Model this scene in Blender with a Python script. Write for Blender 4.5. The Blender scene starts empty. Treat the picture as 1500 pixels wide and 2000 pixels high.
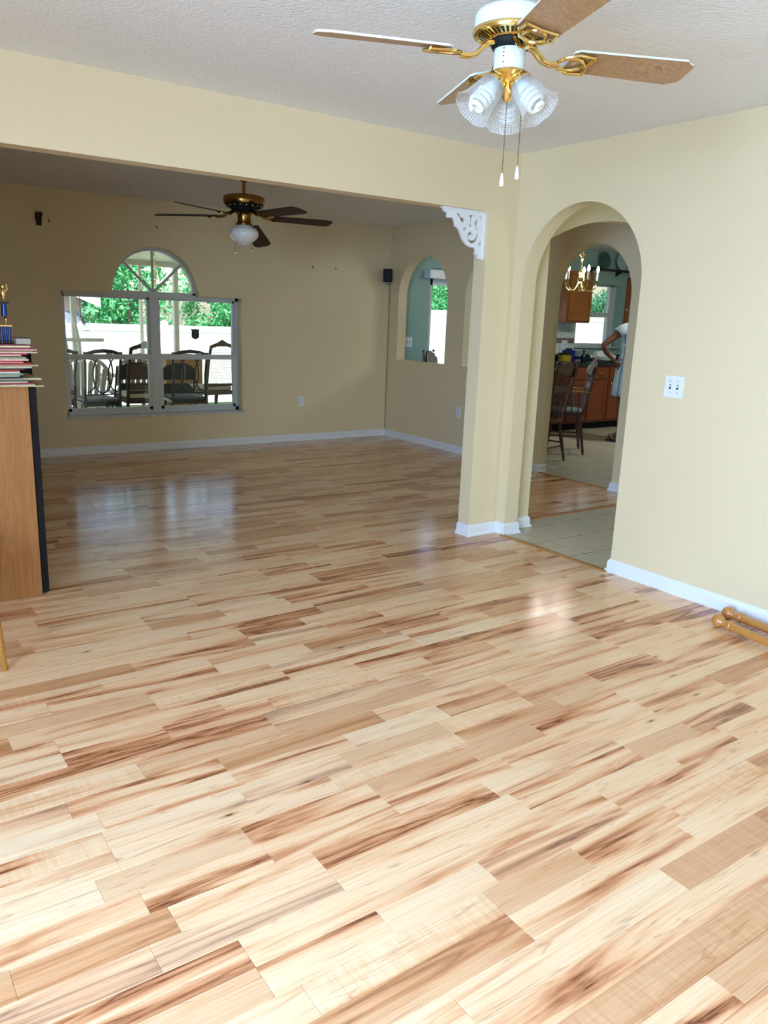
import bpy, bmesh, math, random
from mathutils import Vector, Matrix

sc = bpy.context.scene
COL = sc.collection
PI = math.pi
random.seed(7)

# ------------------------------------------------------------------ camera
YAW, PITCH, ROLL = 0.617590, 0.241715, 0.037622
F_PX = 1545.65
fw = Vector((math.sin(YAW) * math.cos(PITCH), math.cos(YAW) * math.cos(PITCH), -math.sin(PITCH)))
rt = Vector((math.cos(YAW), -math.sin(YAW), 0))
up = rt.cross(fw)
c_, s_ = math.cos(ROLL), math.sin(ROLL)
rt, up = c_ * rt + s_ * up, -s_ * rt + c_ * up
cam = bpy.data.objects.new('camera', bpy.data.cameras.new('camera'))
COL.objects.link(cam)
m3 = Matrix((rt, up, -fw)).transposed()
cam.matrix_world = Matrix.Translation((-3.72258, -3.89622, 1.42512)) @ m3.to_4x4()
cam.data.sensor_fit = 'VERTICAL'
cam.data.sensor_height = 24
cam.data.lens = F_PX / 2000 * 24
cam.data.clip_start = 0.05
cam.data.clip_end = 200
sc.camera = cam

# ------------------------------------------------------------------ world, sun, daylight at the windows
world = bpy.data.worlds.new('world')
sc.world = world
world.use_nodes = True
wn = world.node_tree
bg = wn.nodes['Background']
sky = wn.nodes.new('ShaderNodeTexSky')
sky.sky_type = 'NISHITA'
sky.sun_disc = False
sky.sun_elevation = math.radians(52)
sky.sun_rotation = math.radians(200)
sky.air_density = 1.2
sky.dust_density = 1.5
wn.links.new(sky.outputs[0], bg.inputs[0])
bg.inputs[1].default_value = 0.33

def light(name, kind, loc, direction, energy, color, sx=1.0, sy=1.0):
    ld = bpy.data.lights.new(name, kind)
    ld.energy = energy
    ld.color = color
    if kind == 'AREA':
        ld.shape = 'RECTANGLE'
        ld.size, ld.size_y = sx, sy
    o = bpy.data.objects.new(name, ld)
    o.location = loc
    o.rotation_euler = Vector(direction).to_track_quat('-Z', 'Y').to_euler()
    COL.objects.link(o)
    return o

sun = light('sun', 'SUN', (0, -5, 12), (0.22, 0.62, -0.95), 14.0, (1.0, 0.96, 0.88))
sun.data.angle = math.radians(1.5)
# daylight standing in the front windows behind the photographer, the front door and the rear glass
light('daylight_front_window', 'AREA', (-3.9, -6.18, 1.2), (0.0, 1, -0.35), 14, (0.40, 0.66, 1.0), 2.0, 1.9)
light('daylight_side_window', 'AREA', (-5.68, -3.9, 1.25), (1, 0.0, -0.42), 520, (0.395, 0.645, 1.0), 2.1, 1.75)
light('daylight_front_door', 'AREA', (1.4, -3.66, 1.2), (0.0, 1, -0.04), 13, (0.74, 1.0, 0.88), 0.7, 1.6)
light('daylight_transom', 'AREA', (1.45, -3.66, 2.23), (0.0, 1, -0.02), 10, (0.78, 1.0, 0.92), 0.75, 0.2)
for nm, lx, lz, sx, sy in (('portal_far_window', -0.915, 1.15, 1.83, 1.7), ('portal_nook_door', 3.43, 1.02, 1.8, 2.0), ('portal_kitchen_window', 5.67, 1.55, 0.95, 0.9)):
    light(nm, 'AREA', (lx, 4.30, lz), (0, -1, 0), 1, (1, 1, 1), sx, sy).data.cycles.is_portal = True

vs = sc.view_settings
vs.view_transform = 'Standard'
vs.look = 'None'
vs.gamma = 1.0
vs.use_curve_mapping = False
vs.exposure = -0.03
sc.cycles.use_denoising = True
sc.cycles.use_adaptive_sampling = True
sc.cycles.adaptive_threshold = 0.08
sc.cycles.max_bounces = 7
sc.cycles.diffuse_bounces = 4
sc.cycles.glossy_bounces = 4
sc.cycles.transparent_max_bounces = 12
sc.cycles.sample_clamp_indirect = 6.0
sc.cycles.caustics_reflective = False
sc.cycles.caustics_refractive = False

# ------------------------------------------------------------------ mesh helpers
class MB:
    def __init__(s):
        s.v, s.f = [], []

    def add(s, vs, fs, M=None):
        o = len(s.v)
        s.v += [tuple(M @ Vector(p)) if M else tuple(p) for p in vs]
        s.f += [tuple(i + o for i in f) for f in fs]
        return s

    def bx(s, x0, x1, y0, y1, z0, z1, M=None):
        vs = [(x, y, z) for x in (x0, x1) for y in (y0, y1) for z in (z0, z1)]
        fs = [(0, 1, 3, 2), (4, 6, 7, 5), (0, 4, 5, 1), (2, 3, 7, 6), (0, 2, 6, 4), (1, 5, 7, 3)]
        return s.add(vs, fs, M)

    def tube(s, path, r, n=8, closed=False, cap=True, flat=1.0):
        P = [Vector(p) for p in path]
        k = len(P)
        R = r if isinstance(r, (list, tuple)) else [r] * k
        T = []
        for i in range(k):
            a = P[(i - 1) % k] if closed or i > 0 else P[i]
            b = P[(i + 1) % k] if closed or i < k - 1 else P[i]
            t = b - a
            T.append(t.normalized() if t.length > 1e-9 else Vector((0, 0, 1)))
        ref = Vector((0, 0, 1)) if abs(T[0].z) < 0.9 else Vector((1, 0, 0))
        N = (ref - T[0] * ref.dot(T[0])).normalized()
        vs = []
        for i in range(k):
            N = N - T[i] * N.dot(T[i])
            N = N.normalized() if N.length > 1e-6 else T[i].orthogonal().normalized()
            Bn = T[i].cross(N)
            for j in range(n):
                a = 2 * PI * j / n
                vs.append(P[i] + (N * math.cos(a) * flat + Bn * math.sin(a)) * R[i])
        fs = []
        for i in range(k if closed else k - 1):
            i2 = (i + 1) % k
            for j in range(n):
                j2 = (j + 1) % n
                fs.append((i * n + j, i * n + j2, i2 * n + j2, i2 * n + j))
        if cap and not closed:
            fs.append(tuple(range(n))[::-1])
            fs.append(tuple((k - 1) * n + j for j in range(n)))
        return s.add(vs, fs)

    def lathe(s, prof, n=24, M=None, wob=None):
        vs, rings = [], []
        for i, (r, z) in enumerate(prof):
            if r < 1e-6:
                rings.append([len(vs)])
                vs.append((0, 0, z))
            else:
                rings.append(list(range(len(vs), len(vs) + n)))
                for j in range(n):
                    a = 2 * PI * j / n
                    rr = r * (wob(i, a) if wob else 1)
                    vs.append((rr * math.cos(a), rr * math.sin(a), z))
        fs = []
        for a, b in zip(rings, rings[1:]):
            for j in range(n):
                j2 = (j + 1) % n
                if len(a) == 1 and len(b) == 1:
                    continue
                if len(a) == 1:
                    fs.append((a[0], b[j], b[j2]))
                elif len(b) == 1:
                    fs.append((a[j], b[0], a[j2]))
                else:
                    fs.append((a[j], b[j], b[j2], a[j2]))
        return s.add(vs, fs, M)

    def prism(s, poly, w0, w1, fn):
        """poly of (u, v) pushed from w0 to w1; fn maps (u, v, w) to space"""
        n = len(poly)
        vs = [fn(u, v, w0) for u, v in poly] + [fn(u, v, w1) for u, v in poly]
        fs = [tuple(range(n)), tuple(range(2 * n - 1, n - 1, -1))]
        fs += [(i, (i + 1) % n, n + (i + 1) % n, n + i) for i in range(n)]
        return s.add(vs, fs)

    def ball(s, c, r, n=10, m=6, sz=1.0):
        prof = [(r * math.sin(PI * i / m), -r * sz * math.cos(PI * i / m)) for i in range(m + 1)]
        prof[0] = (0, -r * sz)
        prof[-1] = (0, r * sz)
        return s.lathe(prof, n, Matrix.Translation(c))

    def mesh(s, name, mat, smooth=False):
        me = bpy.data.meshes.new(name)
        me.from_pydata(s.v, [], s.f)
        bm = bmesh.new()
        bm.from_mesh(me)
        bmesh.ops.recalc_face_normals(bm, faces=bm.faces)
        bm.to_mesh(me)
        bm.free()
        if smooth:
            me.polygons.foreach_set('use_smooth', [True] * len(me.polygons))
            me.set_sharp_from_angle(angle=0.7)
        if mat:
            me.materials.append(mat)
        me.update()
        return me

    def build(s, name, mat, parent=None, smooth=False, bevel=0.0):
        o = bpy.data.objects.new(name, s.mesh(name, mat, smooth))
        COL.objects.link(o)
        if parent:
            o.parent = parent
        if bevel:
            b = o.modifiers.new('bevel', 'BEVEL')
            b.width = bevel
            b.segments = 2
            b.limit_method = 'ANGLE'
        return o


def tag(o, label=None, cat=None, group=None, kind=None):
    if label:
        o['label'] = label
    if cat:
        o['category'] = cat
    if group:
        o['group'] = group
    if kind:
        o['kind'] = kind
    return o


def thing(name, label, cat, loc=(0, 0, 0), rz=0.0, group=None):
    o = bpy.data.objects.new(name, None)
    o.empty_display_size = 0.1
    o.location = loc
    o.rotation_euler = (0, 0, rz)
    COL.objects.link(o)
    return tag(o, label, cat, group)


def kids(o):
    return [c for c in bpy.data.objects if c.parent == o]


def dup(root, loc, rz, label=None, parent=None):
    r = root.copy()
    COL.objects.link(r)
    if parent:
        r.parent = parent
    else:
        r.location = loc
        r.rotation_euler = (root.rotation_euler[0], root.rotation_euler[1], rz)
    if label:
        r['label'] = label
    for ch in kids(root):
        dup(ch, None, None, None, r)
    return r


def poly_slab(outer, holes, t):
    """flat plate with holes, thickness t along w (0..t); returns verts in (u, v, w) and faces"""
    cu = bpy.data.curves.new('tmp', 'CURVE')
    cu.dimensions = '2D'
    cu.fill_mode = 'BOTH'
    cu.extrude = t / 2
    for pts in [outer] + list(holes):
        sp = cu.splines.new('POLY')
        sp.points.add(len(pts) - 1)
        for q, (u, v) in zip(sp.points, pts):
            q.co = (u, v, 0, 1)
        sp.use_cyclic_u = True
    o = bpy.data.objects.new('tmp', cu)
    COL.objects.link(o)
    bpy.context.view_layer.update()
    dg = bpy.context.evaluated_depsgraph_get()
    me = bpy.data.meshes.new_from_object(o.evaluated_get(dg))
    bm = bmesh.new()
    bm.from_mesh(me)
    bmesh.ops.remove_doubles(bm, verts=bm.verts, dist=1e-5)
    bm.verts.index_update()
    vs = [(v.co.x, v.co.y, v.co.z + t / 2) for v in bm.verts]
    fs = [tuple(v.index for v in f.verts) for f in bm.faces]
    bm.free()
    bpy.data.meshes.remove(me)
    bpy.data.objects.remove(o)
    bpy.data.curves.remove(cu)
    return vs, fs


def arch(u0, u1, v0, apex, n=28):
    """from (u1, v0) over the top to (u0, v0); round head"""
    r = (u1 - u0) / 2
    c = (u0 + u1) / 2
    zs = apex - r
    return [(u1, v0)] + [(c + r * math.cos(PI * i / n), zs + r * math.sin(PI * i / n)) for i in range(n + 1)] + [(u0, v0)]


def segarch(u0, u1, v0, spring, apex, n=24):
    c, h, s = (u0 + u1) / 2, (u1 - u0) / 2, apex - spring
    R = (h * h + s * s) / (2 * s)
    a = math.asin(h / R)
    return [(u1, v0)] + [(c + R * math.sin(a - 2 * a * i / n), apex - R + R * math.cos(a - 2 * a * i / n)) for i in range(n + 1)] + [(u0, v0)]


# ------------------------------------------------------------------ materials
class NT:
    def __init__(s, name):
        s.m = bpy.data.materials.new(name)
        s.m.use_nodes = True
        s.t = s.m.node_tree
        s.b = s.t.nodes['Principled BSDF']
        s.out = s.t.nodes['Material Output']

    def n(s, typ, **kw):
        nd = s.t.nodes.new('ShaderNode' + typ)
        for k, v in kw.items():
            if k.startswith('i_'):
                nd.inputs[k[2:].replace('_', ' ')].default_value = v
            else:
                setattr(nd, k, v)
        return nd

    def l(s, a, b):
        s.t.links.new(a, b)

    def ramp(s, src, stops, interp='LINEAR'):
        r = s.n('ValToRGB')
        r.color_ramp.interpolation = interp
        el = r.color_ramp.elements
        while len(el) < len(stops):
            el.new(0.5)
        for e, (p, c) in zip(el, stops):
            e.position = p
            e.color = (*c, 1) if len(c) == 3 else c
        s.l(src, r.inputs[0])
        return r.outputs[0]

    def mix(s, a, b, f, mode='MIX'):
        x = s.n('Mix', data_type='RGBA', blend_type=mode)
        for sock, val in ((x.inputs[6], a), (x.inputs[7], b), (x.inputs[0], f)):
            if hasattr(val, 'links'):
                s.l(val, sock)
            elif isinstance(val, (int, float)):
                sock.default_value = val
            else:
                sock.default_value = (*val, 1)
        return x.outputs[2]

    def math(s, op, a, b=None):
        x = s.n('Math', operation=op)
        for k, v in enumerate((a, b)):
            if v is None:
                continue
            if hasattr(v, 'links'):
                s.l(v, x.inputs[k])
            else:
                x.inputs[k].default_value = v
        return x.outputs[0]


def srgb(r, g, b):
    f = lambda c: c / 12.92 if c <= 0.04045 else ((c + 0.055) / 1.055) ** 2.4
    return (f(r / 255), f(g / 255), f(b / 255))


def mat(name, col, rough=0.5, metal=0.0, spec=0.5, var=0.06, vscale=6.0, bump=0.0, bscale=60.0, coat=0.0, stretch=None):
    t = NT(name)
    tc = t.n('TexCoord')
    vec = tc.outputs['Object']
    if stretch:
        mp = t.n('Mapping')
        mp.inputs['Scale'].default_value = stretch
        t.l(vec, mp.inputs[0])
        vec = mp.outputs[0]
    nz = t.n('TexNoise', i_Scale=vscale, i_Detail=3.0)
    t.l(vec, nz.inputs['Vector'])
    lo = tuple(max(0, c * (1 - var)) for c in col)
    hi = tuple(min(1, c * (1 + var)) for c in col)
    t.l(t.ramp(nz.outputs[0], [(0.3, lo), (0.7, hi)]), t.b.inputs['Base Color'])
    t.b.inputs['Roughness'].default_value = rough
    t.b.inputs['Metallic'].default_value = metal
    t.b.inputs['Specular IOR Level'].default_value = spec
    t.b.inputs['Coat Weight'].default_value = coat
    if bump:
        n2 = t.n('TexNoise', i_Scale=bscale, i_Detail=2.0)
        t.l(vec, n2.inputs['Vector'])
        bp = t.n('Bump', i_Strength=bump, i_Distance=0.004)
        t.l(n2.outputs[0], bp.inputs['Height'])
        t.l(bp.outputs[0], t.b.inputs['Normal'])
    return t.m


def wood(name, c_lo, c_hi, stretch, rough=0.4, scale=4.0, coat=0.1, distort=1.0):
    t = NT(name)
    tc = t.n('TexCoord')
    mp = t.n('Mapping')
    mp.inputs['Scale'].default_value = stretch
    t.l(tc.outputs['Object'], mp.inputs[0])
    nz = t.n('TexNoise', i_Scale=scale, i_Detail=5.0, i_Distortion=distort)
    t.l(mp.outputs[0], nz.inputs['Vector'])
    nf = t.n('TexNoise', i_Scale=scale * 9, i_Detail=2.0)
    t.l(mp.outputs[0], nf.inputs['Vector'])
    a = t.ramp(nz.outputs[0], [(0.25, c_lo), (0.45, c_hi), (0.55, tuple(0.5 * (p + q) for p, q in zip(c_lo, c_hi))), (0.75, c_hi)])
    b = t.mix(a, tuple(0.6 * c for c in c_lo), t.math('MULTIPLY', nf.outputs[0], 0.35))
    t.l(b, t.b.inputs['Base Color'])
    t.b.inputs['Roughness'].default_value = rough
    t.b.inputs['Coat Weight'].default_value = coat
    return t.m


def glass(name, tint=(1, 1, 1), refl=0.04, rough=0.0):
    t = NT(name)
    t.t.nodes.remove(t.b)
    tr = t.n('BsdfTransparent')
    tr.inputs[0].default_value = (*tint, 1)
    gl = t.n('BsdfGlossy', i_Roughness=rough)
    fr = t.n('LayerWeight', i_Blend=0.25)
    mx = t.n('MixShader')
    t.l(t.math('ADD', t.math('MULTIPLY', fr.outputs['Fresnel'], 0.5), refl * 0.5), mx.inputs[0])
    t.l(tr.outputs[0], mx.inputs[1])
    t.l(gl.outputs[0], mx.inputs[2])
    t.l(mx.outputs[0], t.out.inputs[0])
    return t.m


def frosted(name, col=(0.92, 0.94, 0.92)):
    """pressed glass: clear between fine ribs that run both ways (attribute 'rib' holds turn and height)"""
    t = NT(name)
    at = t.n('Attribute', attribute_name='rib')
    sp = t.n('SeparateXYZ')
    t.l(at.outputs['Vector'], sp.inputs[0])
    a = t.math('SINE', t.math('MULTIPLY', sp.outputs[0], 2 * PI * 40))
    b = t.math('SINE', t.math('MULTIPLY', sp.outputs[1], 2 * PI * 230))
    g = t.math('MAXIMUM', a, b)
    opa = t.ramp(g, [(0.0, (0.14,) * 3), (0.6, (0.20,) * 3), (1.0, (0.55,) * 3)])
    tr = t.n('BsdfTransparent')
    tl = t.n('BsdfTranslucent')
    tl.inputs[0].default_value = (*col, 1)
    t.b.inputs['Base Color'].default_value = (*col, 1)
    t.b.inputs['Roughness'].default_value = 0.1
    bp = t.n('Bump', i_Strength=0.6, i_Distance=0.002)
    t.l(g, bp.inputs['Height'])
    t.l(bp.outputs[0], t.b.inputs['Normal'])
    m1 = t.n('MixShader')
    m1.inputs[0].default_value = 0.45
    t.l(t.b.outputs[0], m1.inputs[1])
    t.l(tl.outputs[0], m1.inputs[2])
    m2 = t.n('MixShader')
    t.l(opa, m2.inputs[0])
    t.l(tr.outputs[0], m2.inputs[1])
    t.l(m1.outputs[0], m2.inputs[2])
    t.l(m2.outputs[0], t.out.inputs[0])
    return t.m


def glow(name, col, strength):
    t = NT(name)
    t.b.inputs['Base Color'].default_value = (*col, 1)
    t.b.inputs['Emission Color'].default_value = (*col, 1)
    t.b.inputs['Emission Strength'].default_value = strength
    return t.m


def plank_material():
    t = NT('plank_wood')
    at = t.n('Attribute', attribute_name='plank')
    sp = t.n('SeparateColor')
    t.l(at.outputs['Color'], sp.inputs[0])
    r, g, b = sp.outputs[0], sp.outputs[1], sp.outputs[2]
    ge = t.n('NewGeometry')
    off = t.n('VectorMath', operation='MULTIPLY')
    t.l(at.outputs['Vector'], off.inputs[0])
    off.inputs[1].default_value = (37, 61, 83)

    def coords(sx, sy):
        m = t.n('VectorMath', operation='MULTIPLY')
        t.l(ge.outputs['Position'], m.inputs[0])
        m.inputs[1].default_value = (sx, sy, 0)
        a = t.n('VectorMath', operation='ADD')
        t.l(m.outputs[0], a.inputs[0])
        t.l(off.outputs[0], a.inputs[1])
        return a.outputs[0]
    cream, pale, tan = srgb(246, 202, 158), srgb(252, 222, 186), srgb(216, 150, 106)
    brown, dark = srgb(168, 104, 66), srgb(106, 58, 36)
    # heartwood streaks running along the board
    n1 = t.n('TexNoise', i_Scale=1.0, i_Detail=5.0, i_Roughness=0.55, i_Distortion=0.5)
    t.l(coords(1.1, 14.5), n1.inputs['Vector'])
    lift = t.math('ADD', n1.outputs[0], t.math('MULTIPLY', t.math('SUBTRACT', g, 0.5), 0.16))
    heart = t.ramp(lift, [(0.0, pale), (0.47, cream), (0.54, srgb(236, 182, 136)), (0.59, tan), (0.635, brown), (0.645, dark),
                          (0.66, brown), (0.70, tan), (0.82, srgb(222, 164, 116))])
    # whole boards that are tan or pinkish
    base = t.mix(heart, srgb(206, 148, 102), t.ramp(r, [(0.68, (0, 0, 0)), (0.84, (0.5, 0.5, 0.5)), (1.0, (0.75, 0.75, 0.75))]))
    base = t.mix(base, srgb(248, 222, 186), t.ramp(r, [(0.0, (0.45, 0.45, 0.45)), (0.25, (0, 0, 0))]))
    # fine grain
    n2 = t.n('TexNoise', i_Scale=1.0, i_Detail=2.0)
    t.l(coords(5, 210), n2.inputs['Vector'])
    base = t.mix(base, t.ramp(n2.outputs[0], [(0.3, (0.80, 0.74, 0.68)), (0.6, (1, 1, 1))]), 0.55, 'MULTIPLY')
    # thin reddish growth lines
    n4 = t.n('TexNoise', i_Scale=1.0, i_Detail=2.0, i_Distortion=0.6)
    t.l(coords(1.3, 26), n4.inputs['Vector'])
    line = t.ramp(n4.outputs[0], [(0.0, (0, 0, 0)), (0.487, (0, 0, 0)), (0.5, (0.4, 0.4, 0.4)), (0.513, (0, 0, 0))])
    base = t.mix(base, srgb(176, 106, 66), line)
    # cross flame on some boards
    n3 = t.n('TexNoise', i_Scale=1.0, i_Detail=1.0)
    t.l(coords(95, 9), n3.inputs['Vector'])
    base = t.mix(base, t.ramp(n3.outputs[0], [(0.35, (0.88, 0.81, 0.74)), (0.6, (1, 1, 1))]),
                 t.math('MULTIPLY', t.math('GREATER_THAN', b, 0.88), 0.55), 'MULTIPLY')
    # knots
    vo = t.n('TexVoronoi', i_Scale=1.0)
    t.l(coords(3.1, 11), vo.inputs['Vector'])
    kc = t.n('SeparateColor')
    t.l(vo.outputs['Color'], kc.inputs[0])
    dist = t.math('ADD', vo.outputs['Distance'], t.math('MULTIPLY', t.math('GREATER_THAN', 0.62, kc.outputs[0]), 1.0))
    knot = t.ramp(dist, [(0.0, (1, 1, 1)), (0.03, (0.95, 0.95, 0.95)), (0.05, (0.4, 0.4, 0.4)), (0.12, (0, 0, 0))])
    base = t.mix(base, srgb(92, 42, 22), knot)
    t.l(base, t.b.inputs['Base Color'])
    t.b.inputs['Roughness'].default_value = 0.2
    t.b.inputs['Specular IOR Level'].default_value = 0.5
    nb = t.n('TexNoise', i_Scale=1.0, i_Detail=1.0)
    t.l(coords(2.0, 6), nb.inputs['Vector'])
    t.l(t.ramp(nb.outputs[0], [(0.3, (0.13,) * 3), (0.7, (0.20,) * 3)]), t.b.inputs['Roughness'])
    bp = t.n('Bump', i_Strength=0.06, i_Distance=0.001)
    t.l(n2.outputs[0], bp.inputs['Height'])
    t.l(bp.outputs[0], t.b.inputs['Normal'])
    return t.m


def ceiling_material():
    t = NT('ceiling_paint')
    t.b.inputs['Base Color'].default_value = (*srgb(241, 240, 241), 1)
    t.b.inputs['Roughness'].default_value = 0.85
    ge = t.n('NewGeometry')
    nz = t.n('TexNoise', i_Scale=55.0, i_Detail=3.0, i_Roughness=0.6)
    t.l(ge.outputs['Position'], nz.inputs['Vector'])
    h = t.ramp(nz.outputs[0], [(0.42, (0, 0, 0)), (0.58, (1, 1, 1))])
    bp = t.n('Bump', i_Strength=0.35, i_Distance=0.006)
    t.l(h, bp.inputs['Height'])
    t.l(bp.outputs[0], t.b.inputs['Normal'])
    return t.m


M = {}
M['cream'] = mat('wall_cream', srgb(232, 212, 174), 0.6, var=0.015, vscale=1.2, bump=0.12, bscale=140)
M['teal'] = mat('wall_teal', srgb(150, 180, 172), 0.6, var=0.02, vscale=1.2, bump=0.1, bscale=140)
M['ceil'] = ceiling_material()
M['trim'] = mat('trim_white', srgb(238, 238, 240), 0.35, var=0.01)
M['plank'] = plank_material()
M['sub'] = mat('underlay', srgb(120, 84, 58), 0.8)
M['tile'] = mat('floor_tile_glaze', srgb(196, 184, 160), 0.32, var=0.07, vscale=9)
M['grout'] = mat('grout', srgb(84, 78, 64), 0.95)
M['brass'] = mat('polished_brass', srgb(232, 202, 132), 0.16, metal=1.0, var=0.05)
M['brass_old'] = mat('antique_brass', srgb(150, 116, 60), 0.22, metal=1.0, var=0.1)
M['enamel'] = mat('white_enamel', srgb(228, 234, 226), 0.25, var=0.01)
M['black'] = mat('black_matt', (0.008, 0.008, 0.010), 0.6, spec=0.2)
M['blackm'] = mat('black_metal', (0.010, 0.012, 0.016), 0.35, metal=0.2)
M['plastic'] = mat('white_plastic', srgb(236, 238, 242), 0.3, var=0.01)
M['slot'] = mat('dark_slot', (0.03, 0.03, 0.03), 0.5)
M['oak'] = wood('oak_honey', srgb(150, 92, 40), srgb(196, 138, 72), (26, 26, 2.2), 0.35)
M['oakx'] = wood('oak_pole', srgb(176, 110, 48), srgb(214, 150, 78), (30, 1.5, 30), 0.28, coat=0.4)
M['blade'] = wood('blade_oak', srgb(128, 88, 56), srgb(190, 150, 106), (5.0, 16, 5.0), 0.4, scale=2.6, distort=2.2)
M['bladed'] = wood('blade_walnut', srgb(30, 14, 8), srgb(56, 28, 16), (3, 26, 8), 0.6, coat=0.0)
M['veneer'] = wood('cabinet_veneer', srgb(150, 96, 50), srgb(186, 128, 74), (14, 14, 1.1), 0.4, scale=2.0)
M['cherry'] = wood('chair_cherry', srgb(52, 18, 8), srgb(98, 40, 18), (18, 18, 2.4), 0.32, coat=0.1)
M['gold'] = wood('chair_gold_oak', srgb(150, 92, 30), srgb(196, 136, 56), (18, 18, 2.4), 0.3, coat=0.3)
M['cab'] = wood('kitchen_oak', srgb(120, 62, 26), srgb(172, 104, 48), (22, 22, 1.6), 0.38, scale=3.0)
M['cabred'] = wood('kitchen_oak_low', srgb(104, 46, 20), srgb(146, 74, 36), (22, 22, 1.6), 0.38, scale=3.0)
M['glass'] = glass('window_glass')
M['frost'] = frosted('prismatic_glass')
M['opal'] = mat('opal_glass', srgb(236, 234, 230), 0.15, var=0.01)
M['cfl'] = mat('lamp_tube_white', srgb(250, 250, 246), 0.25, var=0.005)
M['chain'] = mat('bead_chain', srgb(120, 88, 50), 0.3, metal=1.0)
M['alu'] = mat('window_frame_white', srgb(206, 210, 212), 0.4, var=0.02)
M['marble'] = mat('sill_marble', srgb(206, 206, 204), 0.25, var=0.12, vscale=14)

# ------------------------------------------------------------------ the house shell
H = 2.44
YF = 4.09          # rear wall, inner face
X2 = 1.911         # passage wall (hall side)
XJ = -0.25         # right jamb of the wide opening
XL = -3.36         # left jamb of the wide opening, unseen; set in to darken the far-left wall
HH = 2.078         # underside of the header


def wall(name, axis, pos, t, outer, holes, m, m_back=None):
    vs, fs = poly_slab(outer, holes, t)
    mb = MB()
    if axis == 'y':
        mb.add([(u, pos + w, v) for u, v, w in vs], fs)
    else:
        mb.add([(pos + w, u, v) for u, v, w in vs], fs)
    o = mb.build(name, m)
    if m_back:
        o.data.materials.append(m_back)
        ax = Vector((1, 0, 0)) if axis == 'x' else Vector((0, 1, 0))
        for p in o.data.polygons:
            if p.normal.dot(ax) > 0.9:
                p.material_index = 1
    return tag(o, kind='structure')


def rect(u0, u1, v0, v1):
    return [(u0, v0), (u1, v0), (u1, v1), (u0, v1)]


# divider wall: header over the wide opening, pier, and the low arch of the entry hall
wall('wall_divider', 'y', 0.0, 0.11,
     [(-5.5, 0), (-5.5, H), (X2, H), (X2, 0)] + segarch(0.31, 1.75, 0, 1.965, 2.135) + [(XJ, 0), (XJ, HH), (XL, HH), (XL, 0)],
     [], M['cream'])
wall('wall_right', 'x', 0.0, 0.12, [(-6, 0), (-6, H), (0, H), (0, 0)] + arch(-1.0, -0.085, 0, 2.115)[0:], [], M['cream'])
wall('wall_passage', 'x', X2, 0.12, [(-3.5, 0), (-3.5, H), (YF, H), (YF, 0)] + arch(0.57, 1.48, 0, 2.12),
     [arch(3.0, 3.9, 0.935, 2.11), arch(1.8, 2.7, 0.935, 2.11)], M['cream'], M['teal'])
WX0, WX1, WZ0, WZ1, ACX, AR = -1.83, 0.0, 0.355, 1.555, -0.915, 0.44
hole = [(WX0, WZ0), (WX1, WZ0), (WX1, WZ1), (ACX + AR, WZ1)]
hole += [(ACX + AR * math.cos(PI * i / 28), WZ1 + 0.01 + AR * math.sin(PI * i / 28)) for i in range(29)] + [(ACX - AR, WZ1), (WX0, WZ1)]
wall('wall_far', 'y', YF, 0.2, rect(-5.6, X2 + 0.12, 0, H), [hole], M['cream'])
KX0, KX1, KZ0, KZ1 = 5.20, 6.14, 1.11, 2.0
wall('wall_kitchen_rear', 'y', YF, 0.2, [(X2 + 0.12, 0), (X2 + 0.12, H), (7.3, H), (7.3, 0), (4.35, 0), (4.35, 2.03), (2.52, 2.03), (2.52, 0)],
     [rect(KX0, KX1, KZ0, KZ1)], M['teal'])
wall('wall_kitchen_side', 'x', 7.2, 0.1, rect(-0.7, YF, 0, H), [], M['teal'])
wall('wall_kitchen_front', 'y', -0.7, 0.1, rect(X2 + 0.12, 7.3, 0, H), [], M['teal'])
wall('wall_left', 'x', -5.6, 0.1, rect(-6.1, YF, 0, H), [rect(-4.95, -2.85, 0.35, 2.1)], M['cream'])
wall('wall_front', 'y', -6.1, 0.1, rect(-5.5, 0.12, 0, H), [rect(-4.95, -2.85, 0.2, 2.15)], M['cream'])
wall('wall_entry', 'y', -3.6, 0.1, [(0.12, 0), (0.12, H), (X2 + 0.12, H), (X2 + 0.12, 0), (1.87, 0), (1.87, 2.36), (0.97, 2.36), (0.97, 0)], [], M['cream'])

c = MB()
c.bx(-5.6, 7.3, -6.1, YF + 0.2, H, H + 0.12)
tag(c.build('ceiling', M['ceil']), kind='structure')

c = MB()
c.bx(-6.4, 7.6, -7.8, YF + 0.35, H + 0.125, H + 0.22)  # out of view; overhang added to keep sun out of the front-room windows
tag(c.build('roof', M['trim']), 'unseen house roof with deep eaves added to block sun at the front windows', kind='structure')

# ------------------------------------------------------------------ wood floor, strip by strip
f = MB()
f.bx(-5.5, X2 + 0.02, -6.0, YF, -0.12, -0.0085)
floor = tag(f.build('floor', M['sub']), kind='structure')
PITCHY, Y0 = 0.0948, -2.644
random.seed(21)


def spans(y0, y1):
    """stretches of x that a strip between y0 and y1 runs along"""
    if y1 <= 0.001:
        return [(-5.5, -0.035 if -1.02 < y0 < -0.09 else -0.001)]
    if y1 <= 0.111:
        return [(XL, XJ)]
    if y1 <= 0.151:
        return [(-5.5, 0.30), (1.76, X2 - 0.002)]
    return [(-5.5, X2 - 0.002)]


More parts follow.
